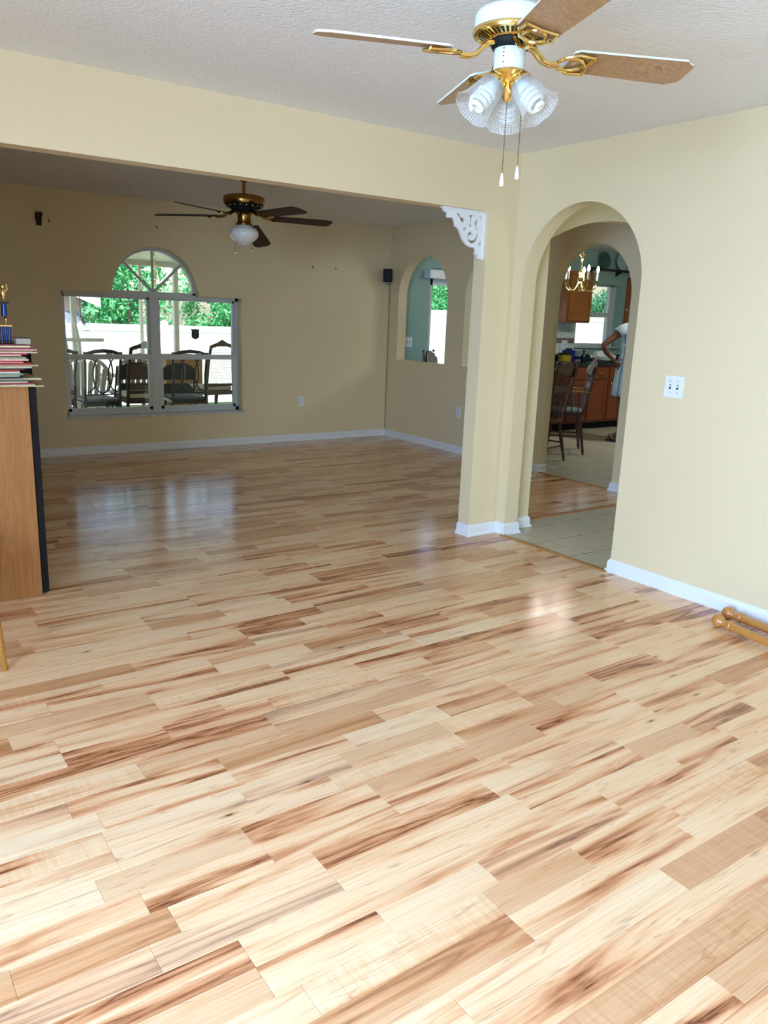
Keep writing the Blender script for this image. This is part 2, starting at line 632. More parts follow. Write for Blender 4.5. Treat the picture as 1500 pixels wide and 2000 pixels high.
strips = []
keyof = {}
j0 = int(math.floor((-6.0 - Y0) / PITCHY)) + 1
for j in range(j0, int((YF - Y0) / PITCHY) + 1):
    ya, yb = Y0 + j * PITCHY, min(YF, Y0 + (j + 1) * PITCHY)
    rnd = random.Random(j // 2 * 31 + 5)
    off = (0.37 * (j // 2) + rnd.uniform(-0.12, 0.12)) % 1.2
    if j // 2 == -1 or j in (-2, -1):
        off = (-2.48 + 5.5) % 1.2
    r2 = random.Random(j * 17 + 3)
    cuts = []
    x = -5.5 - 1.2 + off
    while x < 2.2:
        cuts.append(x)
        k = r2.random()
        if k < 0.45:
            cuts.append(x + r2.uniform(0.45, 0.75))
        elif k < 0.9:
            a = r2.uniform(0.28, 0.45)
            cuts += [x + a, x + a + r2.uniform(0.3, 0.45)]
        x += 1.2
    cuts = sorted(cuts) + [9]
    ys = [ya] + [t for t in (0.0, 0.11, 0.15) if ya + 0.002 < t < yb - 0.002] + [yb]
    for y_a, y_b in zip(ys, ys[1:]):
        for xa, xb in spans(y_a, y_b):
            for n, (p, q) in enumerate(zip(cuts, cuts[1:])):
                a, b = max(p, xa), min(q, xb)
                if b - a > 0.015:
                    strips.append((a, b, y_a, y_b))
                    keyof[(a, y_a)] = j * 100 + n

view = cam.matrix_world.inverted()


def px(P):
    q = view @ Vector(P)
    if q.z > -0.1:
        return None
    return (750 + F_PX * q.x / -q.z, 1000 - F_PX * q.y / -q.z)


def screen_area(a, b, ya, yb):
    n = 6
    tot = 0.0
    for i in range(n):
        P = [px((a + (b - a) * (i + k) / n, y, 0)) for k, y in ((0, ya), (1, ya), (1, yb), (0, yb))]
        if None in P:
            continue
        cx, cy = sum(p[0] for p in P) / 4, sum(p[1] for p in P) / 4
        if not (0 < cx < 1500 and 0 < cy < 2000):
            continue
        tot += abs(sum(P[k][0] * P[(k + 1) % 4][1] - P[(k + 1) % 4][0] * P[k][1] for k in range(4))) / 2
    return tot


def strip_mb(mb, a, b, ya, yb, cx=0.0, cy=0.0):
    g, e, h = 0.0003, 0.0007, 0.008
    x0, x1, y0, y1 = a + g - cx, b - g - cx, ya + g - cy, yb - g - cy
    vs = [(x0, y0, -h), (x1, y0, -h), (x1, y1, -h), (x0, y1, -h), (x0, y0, -e), (x1, y0, -e), (x1, y1, -e), (x0, y1, -e),
          (x0 + e, y0 + e, 0), (x1 - e, y0 + e, 0), (x1 - e, y1 - e, 0), (x0 + e, y1 - e, 0)]
    fs = [(3, 2, 1, 0), (8, 9, 10, 11)]
    for k in range(4):
        k2 = (k + 1) % 4
        fs += [(k, k2, 4 + k2, 4 + k), (4 + k, 4 + k2, 8 + k2, 8 + k)]
    mb.add(vs, fs)


def paint(me, cols, per):
    ca = me.color_attributes.new('plank', 'FLOAT_COLOR', 'CORNER')
    for pi, p in enumerate(me.polygons):
        c = cols[pi // per]
        for li in p.loop_indices:
            ca.data[li].color = c


scored = sorted(strips, key=lambda s: -screen_area(*s))
rcol = lambda s: (lambda r: (r.random(), r.random(), r.random(), 1))(random.Random(keyof[(s[0], s[2])] * 7919 + 13))
for s in scored[:300]:
    cx, cy = (s[0] + s[1]) / 2, (s[2] + s[3]) / 2
    mb = MB()
    strip_mb(mb, *s, cx, cy)
    o = mb.build('plank', M['plank'], floor)
    o.location = (cx, cy, 0)
    paint(o.data, [rcol(s)], 10)
mb = MB()
for s in scored[300:]:
    strip_mb(mb, *s)
o = mb.build('plank_field', M['plank'], floor)
paint(o.data, [rcol(s) for s in scored[300:]], 10)
o['kind'] = 'stuff'

# ------------------------------------------------------------------ tiled floors
def tiled(name, x0, x1, y0, y1, gx, gy, pitch=0.325, top=0.0):
    b = MB()
    b.bx(x0, x1, y0, y1, -0.12, top - 0.0025)
    fl = tag(b.build(name, M['grout']), kind='structure')
    g, e = 0.005, 0.002
    cache = {}
    i0, i1 = int(math.floor((x0 - gx) / pitch)), int(math.ceil((x1 - gx) / pitch))
    k0, k1 = int(math.floor((y0 - gy) / pitch)), int(math.ceil((y1 - gy) / pitch))
    for i in range(i0, i1):
        for k in range(k0, k1):
            a, bb = max(x0, gx + i * pitch + g), min(x1, gx + (i + 1) * pitch - g)
            p, q = max(y0, gy + k * pitch + g), min(y1, gy + (k + 1) * pitch - g)
            if bb - a < 0.02 or q - p < 0.02:
                continue
            key = (round(bb - a, 3), round(q - p, 3))
            if key not in cache:
                hx, hy = (bb - a) / 2, (q - p) / 2
                t = MB()
                vs = [(sx * hx, sy * hy, z) for z in (-0.009, -0.002) for sx, sy in ((-1, -1), (1, -1), (1, 1), (-1, 1))]
                vs += [(sx * (hx - e), sy * (hy - e), 0) for sx, sy in ((-1, -1), (1, -1), (1, 1), (-1, 1))]
                fs = [(8, 9, 10, 11)]
                for n in range(4):
                    n2 = (n + 1) % 4
                    fs += [(n, n2, 4 + n2, 4 + n), (4 + n, 4 + n2, 8 + n2, 8 + n)]
                t.add(vs, fs)
                cache[key] = t.mesh('tile', M['tile'])
            o = bpy.data.objects.new('tile', cache[key])
            o.location = ((a + bb) / 2, (p + q) / 2, top)
            COL.objects.link(o)
            o.parent = fl
    return fl


tiled('floor_entry', 0.0, X2 - 0.001, -3.5, 0.133, 0.165, -0.02)
tiled('floor_kitchen', X2 + 0.022, 7.2, -0.6, YF, 2.07, 0.3)

# threshold strips
def strip_trim(name, x0, x1, y0, y1, along):
    b = MB()
    if along == 'y':
        prof = [(x0, 0), (x0 + 0.008, 0.007), (x1 - 0.008, 0.007), (x1, 0)]
        b.prism(prof, y0, y1, lambda u, v, w: (u, w, v))
    else:
        prof = [(y0, 0), (y0 + 0.008, 0.007), (y1 - 0.008, 0.007), (y1, 0)]
        b.prism(prof, x0, x1, lambda u, v, w: (w, u, v))
    return tag(b.build(name, M['oak']), 'narrow oak threshold strip between floors', None, kind='structure')


strip_trim('trim_1', -0.042, 0.006, -0.998, -0.088, 'y')
strip_trim('trim_2', 0.315, 1.745, 0.128, 0.175, 'x')
strip_trim('trim_3', X2 - 0.006, X2 + 0.03, 0.575, 1.475, 'y')

# ------------------------------------------------------------------ baseboards
PROF = [(0, 0), (0.022, 0), (0.022, 0.012), (0.017, 0.020), (0.013, 0.021), (0.013, 0.056), (0.010, 0.066), (0.005, 0.072), (0.004, 0.078), (0, 0.078)]


def base(name, runs):
    """runs: (x0, y0, x1, y1, nx, ny, e0, e1), n points into the room, e lengthens an end round an outer corner"""
    b = MB()
    for x0, y0, x1, y1, nx, ny, e0, e1 in runs:
        d = Vector((x1 - x0, y1 - y0, 0))
        L = d.length
        d.normalize()
        def fn(u, v, w, d=d, x0=x0, y0=y0, nx=nx, ny=ny, L=L, e0=e0, e1=e1):
            t = w * L + (e1 * u if w > 0.5 else -e0 * u)
            return (x0 + d.x * t + nx * u, y0 + d.y * t + ny * u, v)
        b.prism(PROF, 0, 1, fn)
    return tag(b.build(name, M['trim']), kind='structure')


base('baseboard_right', [(0, -6, 0, -1.0, -1, 0, 0, 1), (0, -1.0, 0.12, -1.0, 0, 1, 1, 0)])
base('baseboard_pier', [(XJ, 0.11, XJ, 0, -1, 0, 0, 1), (XJ, 0, 0, 0, 0, -1, 1, -1), (0, 0, 0, -0.085, -1, 0, -1, 1),
                        (0, -0.085, 0.12, -0.085, 0, -1, 1, 1), (0.12, -0.085, 0.12, 0, 1, 0, 1, -1), (0.12, 0, 0.31, 0, 0, -1, -1, 1),
                        (0.31, 0, 0.31, 0.11, 1, 0, 1, 0)])
base('baseboard_far', [(-5.5, YF, X2, YF, 0, -1, 0, -1)])
base('baseboard_passage', [(X2, YF, X2, 1.48, -1, 0, -1, 1), (X2, 1.48, X2 + 0.12, 1.48, 0, -1, 1, 0),
                           (X2, 0.57, X2, 0.11, -1, 0, 1, 0), (X2, 0.57, X2 + 0.12, 0.57, 0, 1, 1, 0)])
base('baseboard_entry', [(X2, -3.5, X2, 0, -1, 0, 0, 0), (0.12, -3.5, 0.12, -1.0, 1, 0, 0, 0)])
base('baseboard_left', [(-5.5, -6, -5.5, 0, 1, 0, 0, 0), (-5.5, 0.11, -5.5, YF, 1, 0, 0, 0)])
base('baseboard_front', [(-5.5, -6, 0, -6, 0, 1, 0, 0)])

# ------------------------------------------------------------------ windows and doors
def bars(name, m, parent, boxes, bevel=0.0):
    b = MB()
    for q in boxes:
        b.bx(*q)
    return b.build(name, m, parent, bevel=bevel)


def win_struct(name):
    o = bpy.data.objects.new(name, None)
    COL.objects.link(o)
    return tag(o, kind='structure')


# rear window: two hung units with a half-round light over them
w1 = win_struct('window_1')
fy0, fy1 = YF + 0.10, YF + 0.16
fr = MB()
for q in [(WX0, WX0 + 0.035, fy0, fy1, WZ0 + 0.02, WZ1), (WX1 - 0.035, WX1, fy0, fy1, WZ0 + 0.02, WZ1), (WX0, WX1, fy0, fy1, WZ1 - 0.03, WZ1 + 0.03),
          (WX0, WX1, fy0, fy1, WZ0 + 0.02, WZ0 + 0.055), (ACX - 0.045, ACX + 0.045, fy0 - 0.005, fy1, WZ0 + 0.02, WZ1)]:
    fr.bx(*q)
R1, R0 = AR, AR - 0.03
ring = [(ACX + R1 * math.cos(PI * i / 28), WZ1 + 0.01 + R1 * math.sin(PI * i / 28)) for i in range(29)]
ring += [(ACX + R0 * math.cos(PI * i / 28), WZ1 + 0.01 + R0 * math.sin(PI * i / 28)) for i in range(28, -1, -1)]
vs_, fs_ = poly_slab(ring, [], fy1 - fy0)
fr.add([(u, fy0 + w, v) for u, v, w in vs_], fs_)
fr.build('window_frame', M['alu'], w1)
for a in (PI / 4, PI / 2, 3 * PI / 4):
    mu = MB()
    p0, p1 = Vector((ACX, fy0 + 0.02, WZ1 + 0.02)), Vector((ACX + R0 * math.cos(a), fy0 + 0.02, WZ1 + 0.01 + R0 * math.sin(a)))
    mu.tube([p0, p1], 0.013, 4)
    mu.build('muntin', M['alu'], w1)
for x0, x1 in ((WX0 + 0.035, ACX - 0.045), (ACX + 0.045, WX1 - 0.035)):
    # upper sash sits outside the lower one
    bars('upper_sash', M['alu'], w1, [(x0, x0 + 0.022, fy0 + 0.03, fy1, 0.93, WZ1 - 0.03), (x1 - 0.022, x1, fy0 + 0.03, fy1, 0.93, WZ1 - 0.03),
                                      (x0, x1, fy0 + 0.03, fy1, WZ1 - 0.05, WZ1 - 0.03), (x0, x1, fy0 + 0.03, fy1, 0.925, 0.96)])
    ls = bars('lower_sash', M['alu'], w1, [(x0, x0 + 0.03, fy0, fy0 + 0.03, 0.41, 0.965), (x1 - 0.03, x1, fy0, fy0 + 0.03, 0.41, 0.965),
                                           (x0, x1, fy0, fy0 + 0.03, 0.41, 0.44), (x0, x1, fy0 - 0.004, fy0 + 0.03, 0.915, 0.965)])
    bars('sash_lock', M['alu'], ls, [((x0 + x1) / 2 - 0.03, (x0 + x1) / 2 + 0.03, fy0 - 0.004, fy0 + 0.025, 0.9655, 0.978)], bevel=0.003)
    bars('pane', M['glass'], w1, [(x0 + 0.02, x1 - 0.02, fy0 + 0.045, fy0 + 0.049, 0.95, WZ1 - 0.045)])
    bars('pane', M['glass'], w1, [(x0 + 0.025, x1 - 0.025, fy0 + 0.013, fy0 + 0.017, 0.435, 0.92)])
for k in range(4):
    a0, a1 = PI * k / 4 + 0.04, PI * (k + 1) / 4 - 0.04
    pts = [(ACX + 0.05 * math.cos((a0 + a1) / 2), WZ1 + 0.03 + 0.05 * math.sin((a0 + a1) / 2))]
    pts += [(ACX + (R0 + 0.004) * math.cos(a0 + (a1 - a0) * i / 8), WZ1 + 0.015 + (R0 + 0.002) * math.sin(a0 + (a1 - a0) * i / 8)) for i in range(9)]
    pn = MB()
    pn.prism(pts, fy0 + 0.018, fy0 + 0.022, lambda u, v, w: (u, w, v))
    pn.build('pane', M['glass'], w1)
bars('window_sill', M['marble'], w1, [(WX0 - 0.005, WX1 + 0.02, YF - 0.02, fy1, WZ0 - 0.005, WZ0 + 0.02)], bevel=0.003)

# kitchen window over the sink
w2 = win_struct('window_2')
bars('window_frame', M['alu'], w2, [(KX0, KX0 + 0.04, fy0, fy1, KZ0, KZ1), (5.985, 6.03, fy0, fy1, KZ0, KZ1), (6.03, KX1, fy0 + 0.02, fy1, KZ0, KZ1),
                                    (KX0, KX1, fy0, fy1, KZ1 - 0.03, KZ1), (KX0, KX1, fy0, fy1, KZ0, KZ0 + 0.045), (KX0, 6.0, fy0, fy1, 1.545, 1.60)])
bars('pane', M['glass'], w2, [(KX0 + 0.04, 5.985, fy0 + 0.03, fy0 + 0.034, KZ0 + 0.04, 1.55)])
bars('pane', M['glass'], w2, [(KX0 + 0.04, 5.985, fy0 + 0.03, fy0 + 0.034, 1.595, KZ1 - 0.03)])
bars('window_sill', M['marble'], w2, [(KX0 - 0.02, KX1 + 0.02, YF - 0.03, fy0, KZ0 - 0.02, KZ0 + 0.004)])

# glazed door of the breakfast nook
d1 = win_struct('door_1')
bars('door_frame', M['trim'], d1, [(2.52, 2.58, fy0, fy1, 0, 2.03), (4.29, 4.35, fy0, fy1, 0, 2.03), (2.52, 4.35, fy0, fy1, 1.95, 2.03), (2.52, 4.35, fy0, fy1, 0, 0.05)])
for a, b in ((2.58, 3.44), (3.44, 4.29)):
    lf = bars('door_leaf', M['trim'], d1, [(a, a + 0.06, fy0 + 0.01, fy0 + 0.045, 0.05, 1.95), (b - 0.06, b, fy0 + 0.01, fy0 + 0.045, 0.05, 1.95),
                                           (a, b, fy0 + 0.01, fy0 + 0.045, 1.83, 1.95), (a, b, fy0 + 0.01, fy0 + 0.045, 0.05, 0.18)])
    bars('pane', M['glass'], lf, [(a + 0.05, b - 0.05, fy0 + 0.025, fy0 + 0.029, 0.17, 1.84)])
tag(bars('blind_headrail', M['plastic'], None, [(2.42, 4.42, YF - 0.12, YF - 0.001, 1.90, 2.0)], bevel=0.004),
    'boxed white blind valance over the glazed nook door', 'blind')

# front windows behind the photographer and the front door
for nm, ax, a0, a1, z0, z1, pos in (('window_3', 'y', -4.95, -2.85, 0.2, 2.15, -6.06), ('window_4', 'x', -4.95, -2.85, 0.35, 2.1, -5.56)):
    w = win_struct(nm)
    n = 2 if ax == 'y' else 2
    q = [(a0, a1, z0, z0 + 0.05), (a0, a1, z1 - 0.05, z1)] + [(a0 + (a1 - a0) * k / n - 0.025, a0 + (a1 - a0) * k / n + 0.025, z0, z1) for k in range(n + 1)]
    q[2] = (a0, a0 + 0.05, z0, z1)
    q[-1] = (a1 - 0.05, a1, z0, z1)
    bars('window_frame', M['alu'], w, [((u0, u1, pos, pos + 0.04, p, r) if ax == 'y' else (pos, pos + 0.04, u0, u1, p, r)) for u0, u1, p, r in q])
    for k in range(n):
        u0, u1 = a0 + (a1 - a0) * k / n + 0.025, a0 + (a1 - a0) * (k + 1) / n - 0.025
        bars('pane', M['glass'], w, [((u0, u1, pos + 0.018, pos + 0.022, z0 + 0.05, z1 - 0.05) if ax == 'y' else (pos + 0.018, pos + 0.022, u0, u1, z0 + 0.05, z1 - 0.05))])
d2 = win_struct('door_2')
bars('door_leaf', M['trim'], d2, [(0.97, 1.08, -3.56, -3.52, 0, 2.1), (1.76, 1.87, -3.56, -3.52, 0, 2.1), (1.08, 1.76, -3.56, -3.52, 1.98, 2.1), (1.08, 1.76, -3.56, -3.52, 0, 0.3)])
bars('pane', M['glass'], d2, [(1.075, 1.765, -3.545, -3.54, 0.29, 1.99)])
bars('transom_pane', M['glass'], d2, [(0.975, 1.865, -3.545, -3.54, 2.105, 2.355)])

# ------------------------------------------------------------------ white and brass ceiling fan in the front room
def rotz(a):
    return Matrix.Rotation(a, 4, 'Z')


def blade_poly(r0, r1, w0, w1):
    """outline of a blade along +x, corners clipped in an ogee at the tip"""
    return [(r0, -w0 / 2 + 0.012), (r0 + 0.014, -w0 / 2), (r1 - 0.035, -w1 / 2), (r1 - 0.022, -w1 / 2 + 0.012), (r1 - 0.006, -w1 / 2 + 0.02), (r1, -w1 / 2 + 0.034),
            (r1, w1 / 2 - 0.034), (r1 - 0.006, w1 / 2 - 0.02), (r1 - 0.022, w1 / 2 - 0.012), (r1 - 0.035, w1 / 2), (r0 + 0.014, w0 / 2), (r0, w0 / 2 - 0.012)]


fan = thing('ceiling_fan', 'white and brass ceiling fan with oak blades and three bell glass shades', 'ceiling fan', (-1.974, -1.983, 2.44))
ZC = 2.44
cn = MB()
cn.lathe([(0, 0), (0.062, 0), (0.064, -0.012), (0.056, -0.04), (0.030, -0.058), (0.014, -0.062), (0, -0.062)], 28)
cn.build('canopy', M['enamel'], fan, True)
rd = MB()
rd.lathe([(0, -0.055), (0.011, -0.055), (0.011, -0.15), (0, -0.15)], 16)
rd.build('downrod', M['enamel'], fan, True)
mh = MB()
mh.lathe([(0, -0.118), (0.028, -0.120), (0.034, -0.132), (0.07, -0.140), (0.098, -0.147), (0.106, -0.156), (0.108, -0.168), (0.108, -0.196), (0, -0.196)], 40)
mh.build('motor_housing', M['enamel'], fan, True)
br = MB()
br.lathe([(0.100, -0.1965), (0.111, -0.1965), (0.1125, -0.204), (0.109, -0.211), (0.101, -0.213), (0.096, -0.209), (0.100, -0.1965)], 40)
br.lathe([(0.062, -0.219), (0.069, -0.217), (0.069, -0.223), (0.061, -0.225), (0.062, -0.219)], 32)
rim = br.build('brass_rim', M['brass'], fan, True)
bp = MB()
bp.lathe([(0, -0.197), (0.098, -0.197), (0.097, -0.206), (0.066, -0.216), (0, -0.216)], 32)
bp.build('vent_core', M['slot'], fan, True)
for k in range(40):
    a = 2 * PI * k / 40
    sl = MB()
    vs = []
    for rr, zz in ((0.064, -0.2215), (0.100, -0.2095)):
        for t in (-0.0026, 0.0026):
            for dz in (0, 0.004):
                vs.append((rr, t, zz + dz))
    sl.add(vs, [(0, 1, 3, 2), (4, 6, 7, 5), (0, 4, 5, 1), (2, 3, 7, 6), (0, 2, 6, 4), (1, 5, 7, 3)], rotz(a))
    sl.build('vent_fin', M['brass'], rim)
hb = MB()
hb.lathe([(0, -0.2165), (0.060, -0.2165), (0.060, -0.232), (0.052, -0.244), (0.046, -0.246), (0, -0.246)], 32)
hb.build('hub', M['black'], fan, True)
swt = MB()
swt.lathe([(0, -0.240), (0.044, -0.240), (0.046, -0.243), (0.046, -0.300), (0.044, -0.303), (0, -0.303)], 36)
so = swt.build('switch_housing', M['enamel'], fan, True)
for dz in (-0.252, -0.262, -0.272, -0.288):
    d = MB()
    a = math.radians(205)
    d.ball((0.0462 * math.cos(a), 0.0462 * math.sin(a), dz), 0.0022, 8, 4)
    d.build('switch_mark', M['slot'], so)
ft = MB()
ft.lathe([(0, -0.302), (0.047, -0.302), (0.049, -0.308), (0.040, -0.318), (0.026, -0.330), (0.020, -0.348), (0.022, -0.364), (0.014, -0.376), (0.009, -0.384), (0, -0.386)], 32)
ft.build('light_fitter', M['brass'], fan, True)

pitch = math.radians(12)
for k in range(4):
    a = 2.742 + k * PI / 2
    R = rotz(a)
    piv = Matrix.Translation((0, 0, -0.258)) @ Matrix.Rotation(-pitch, 4, 'X')
    b = MB()
    b.prism(blade_poly(0.185, 0.575, 0.112, 0.138), 0.0, 0.006, lambda u, v, w: (u, v, w))
    b.v = [tuple(R @ piv @ Vector(p)) for p in b.v]
    bo = MB()
    bo.v, bo.f = b.v, b.f
    o = bo.build('blade', M['blade'], fan)
    o.data.materials.append(M['enamel'])
    for p in o.data.polygons:
        if p.normal.z > 0.5 or abs(p.normal.z) < 0.5:
            p.material_index = 1
    ar = MB()
    for s in (-1, 1):
        pts = [(0.050, 0.013 * s, -0.232), (0.072, 0.013 * s, -0.236), (0.088, 0.012 * s, -0.250), (0.104, 0.010 * s, -0.266), (0.126, 0.008 * s, -0.272), (0.150, 0.007 * s, -0.271)]
        ar.tube([R @ Vector(p) for p in pts], 0.0065, 8)
    iro = ar.build('blade_arm', M['brass'], fan, True)
    lp = MB()
    T = lambda x, y, z=-0.008: R @ piv @ Vector((x, y, z))
    lp.tube([T(0.190 + 0.042 * math.cos(t), 0.032 * math.sin(t)) for t in [2 * PI * i / 20 for i in range(20)]], 0.0052, 8, closed=True)
    lp.tube([T(0.148, 0), T(0.165, 0.034), T(0.200, 0.050), T(0.250, 0.046)], 0.005, 8)
    lp.tube([T(0.148, 0), T(0.165, -0.034), T(0.200, -0.050), T(0.250, -0.046)], 0.005, 8)
    lp.tube([T(0.250, 0.046), T(0.243, 0.0), T(0.250, -0.046)], 0.005, 8)
    lp.tube([T(0.205, -0.03), T(0.243, 0.0), T(0.205, 0.03)], 0.0045, 8)
    lp.build('blade_bracket', M['brass'], iro, True)

for k, a in enumerate((math.radians(47), math.radians(167), math.radians(287))):
    # axis leans out and down
    tilt = math.radians(42)
    Mx = rotz(a) @ Matrix.Translation((0.030, 0, -0.326)) @ Matrix.Rotation(PI - tilt, 4, 'Y')
    cup = MB()
    cup.lathe([(0.010, -0.012), (0.022, -0.006), (0.034, 0.006), (0.037, 0.020), (0.035, 0.026), (0.031, 0.022), (0.010, 0.004)], 28, Mx)
    cu = cup.build('shade_holder', M['brass'], fan, True)
    for t in range(3):
        th = MB()
        q = 2 * PI * t / 3
        th.ball(tuple(Mx @ Vector((0.039 * math.cos(q), 0.039 * math.sin(q), 0.016))), 0.004, 8, 4)
        th.build('thumb_screw', M['brass'], cu)
    sh = MB()
    prof = [(0.029, 0.014), (0.036, 0.022), (0.041, 0.04), (0.043, 0.06), (0.046, 0.084), (0.050, 0.102), (0.056, 0.117), (0.061, 0.126)]
    inner = [(r - 0.0022, z) for r, z in reversed(prof)]
    N = 72
    wob = lambda i, q: 1 + (0.012 * math.cos(36 * q)) + (0.035 * math.cos(8 * q) * max(0.0, ((i if i < 8 else 15 - i) - 4.5) / 3.0))
    sh.lathe(prof + inner, N, Mx, wob)
    so2 = sh.build('bell_shade', M['frost'], fan, True)
    zz = [z for _, z in prof + inner]
    rb = so2.data.attributes.new('rib', 'FLOAT_VECTOR', 'POINT')
    for vi in range(len(so2.data.vertices)):
        k3 = (vi % N) / N
        rb.data[vi].vector = (0.5 * abs(2 * k3 - 1), zz[vi // N], 0)
    cf = MB()
    cf.lathe([(0, 0.0), (0.016, 0.0), (0.018, 0.03), (0.021, 0.034), (0.021, 0.05), (0, 0.05)], 18, Mx)
    pts = [Mx @ Vector(((0.0235 - 0.013 * max(0, (i - 60) / 20)) * math.cos(i * 0.3), (0.0235 - 0.013 * max(0, (i - 60) / 20)) * math.sin(i * 0.3), 0.054 + 0.064 * i / 80)) for i in range(81)]
    cf.tube(pts, 0.0066, 8)
    cf.build('spiral_bulb', M['cfl'], fan, True)

for (x, y, z0, z1) in ((-0.012, -0.014, -0.385, -0.585), (0.056, -0.006, -0.30, -0.556)):
    ch = MB()
    n = int((z0 - z1) / 0.006)
    for i in range(n):
        ch.ball((x, y, z0 - 0.006 * i), 0.0021, 6, 4)
    co = ch.build('pull_chain', M['chain'], fan)
    kn = MB()
    kn.lathe([(0, z1 + 0.002), (0.003, z1), (0.0045, z1 - 0.010), (0.0065, z1 - 0.024), (0.0066, z1 - 0.032), (0.005, z1 - 0.036), (0, z1 - 0.036)], 16, Matrix.Translation((x, y, 0)))
    kn.build('pull_knob', M['plastic'], co, True)

# ------------------------------------------------------------------ scrollwork bracket in the corner of the wide opening
OUT = [(-0.5443, 2.0795), (-0.5435, 2.068), (-0.5301, 2.0589), (-0.5143, 2.0604), (-0.5137, 2.0302), (-0.496, 2.0295), (-0.4836, 2.0366), (-0.4686, 2.0298), (-0.456, 2.0134), (-0.4473, 1.9847), (-0.4272, 1.9794), (-0.4092, 1.9584), (-0.3955, 1.9309), (-0.3788, 1.9083), (-0.3536, 1.8863), (-0.3225, 1.8754), (-0.2886, 1.8739), (-0.276, 1.8656), (-0.2769, 1.8361), (-0.258, 1.8351), (-0.2561, 1.8131), (-0.2220, 1.8131), (-0.2220, 2.0795)]
HOLES = [[(-0.4466, 2.0602), (-0.4155, 2.0597), (-0.4094, 2.0438), (-0.3957, 2.0368), (-0.3831, 2.044), (-0.3787, 2.0313), (-0.381, 2.0181), (-0.3937, 2.0121), (-0.4075, 2.0203), (-0.4188, 2.0382), (-0.4328, 2.0509)],
         [(-0.343, 2.0609), (-0.3079, 2.0608), (-0.3223, 2.0522), (-0.3271, 2.0303), (-0.3285, 2.0063), (-0.3192, 1.9963), (-0.3359, 1.9948), (-0.3414, 2.0015), (-0.333, 2.0202), (-0.3329, 2.0393)],
         [(-0.2741, 2.0401), (-0.2727, 2.0234), (-0.28, 2.0107), (-0.2876, 2.0004), (-0.2748, 1.9895), (-0.2668, 1.9757), (-0.2809, 1.9817), (-0.2924, 1.9975), (-0.2959, 2.0189), (-0.2888, 2.0339)],
         [(-0.2625, 2.0617), (-0.247, 2.0596), (-0.2402, 2.0409), (-0.2513, 2.0507)],
         [(-0.3845, 1.9797), (-0.3622, 1.9912), (-0.3678, 1.9788), (-0.3733, 1.9639), (-0.3821, 1.9703)],
         [(-0.3271, 1.9704), (-0.3427, 1.957), (-0.3501, 1.9323), (-0.3423, 1.9113), (-0.3176, 1.8964), (-0.2911, 1.9033), (-0.2723, 1.9219), (-0.2662, 1.9491), (-0.2662, 1.9685), (-0.2755, 1.958), (-0.2806, 1.9382), (-0.2957, 1.9175), (-0.319, 1.9132), (-0.3381, 1.9213), (-0.3426, 1.9354), (-0.3351, 1.9456), (-0.3219, 1.948), (-0.3114, 1.9428), (-0.3047, 1.9434), (-0.3161, 1.9593)],
         [(-0.238, 1.9198), (-0.2384, 1.9051), (-0.24, 1.8842), (-0.2546, 1.8941), (-0.2474, 1.9093)]]
bk = thing('corner_bracket', 'white wooden scrollwork bracket in the corner of the wide opening', 'bracket', (XJ, 0.03, HH))
mvp = lambda L: [(u + 0.2215, v - 2.0795) for u, v in L]
vs_, fs_ = poly_slab(mvp(OUT), [mvp(h) for h in HOLES], 0.016)
b = MB()
b.add([(u - 0.012, w - 0.008, v - 0.012) for u, v, w in vs_], fs_)
b.build('scroll_panel', M['trim'], bk)
b = MB()
b.bx(-0.345, -0.0003, -0.014, 0.014, -0.0125, -0.0003)
b.build('top_rail', M['trim'], bk, bevel=0.002)
b = MB()
b.bx(-0.0125, -0.0003, -0.014, 0.014, -0.285, -0.0128)
b.build('side_rail', M['trim'], bk, bevel=0.002)

# ------------------------------------------------------------------ switches and outlets
def plate(name, label, cat, loc, rz, w, h, kind, group=None):
    """face towards local -y"""
    t = thing(name, label, cat, loc, rz, group)
    p = MB()
    p.bx(-w / 2, w / 2, -0.006, 0, -h / 2, h / 2)
    p.build('plate', M['plastic'], t, bevel=0.002)
    if kind == 'switch':
        for sx in (-0.023, 0.023):
            g = MB()
            g.bx(sx - 0.0055, sx + 0.0055, -0.0075, -0.0055, -0.013, 0.013)
            go = g.build('toggle_slot', M['slot'], t)
            tg = MB()
            tg.bx(sx - 0.004, sx + 0.004, -0.016, -0.006, -0.002, 0.010)
            tg.build('toggle', M['plastic'], go, bevel=0.001)
            for z in (-0.030, 0.030):
                sw = MB()
                sw.lathe([(0, 0), (0.0028, 0), (0.0028, 0.0012), (0, 0.0012)], 10, Matrix.Translation((sx, -0.006, z)) @ Matrix.Rotation(PI / 2, 4, 'X'))
                sw.build('screw', M['slot'], t)
    else:
        for z in (-0.02, 0.02):
            g = MB()
            g.bx(-0.016, 0.016, -0.0085, -0.0055, z - 0.014, z + 0.014)
            go = g.build('socket', M['plastic'], t, bevel=0.002)
            for sx in (-0.0065, 0.0065):
                s2 = MB()
                s2.bx(sx - 0.0016, sx + 0.0016, -0.0092, -0.008, z - 0.002, z + 0.008)
                s2.build('slot', M['slot'], go)
            s3 = MB()
            s3.bx(-0.0025, 0.0025, -0.0092, -0.008, z - 0.010, z - 0.005)
            s3.build('slot', M['slot'], go)
    return t


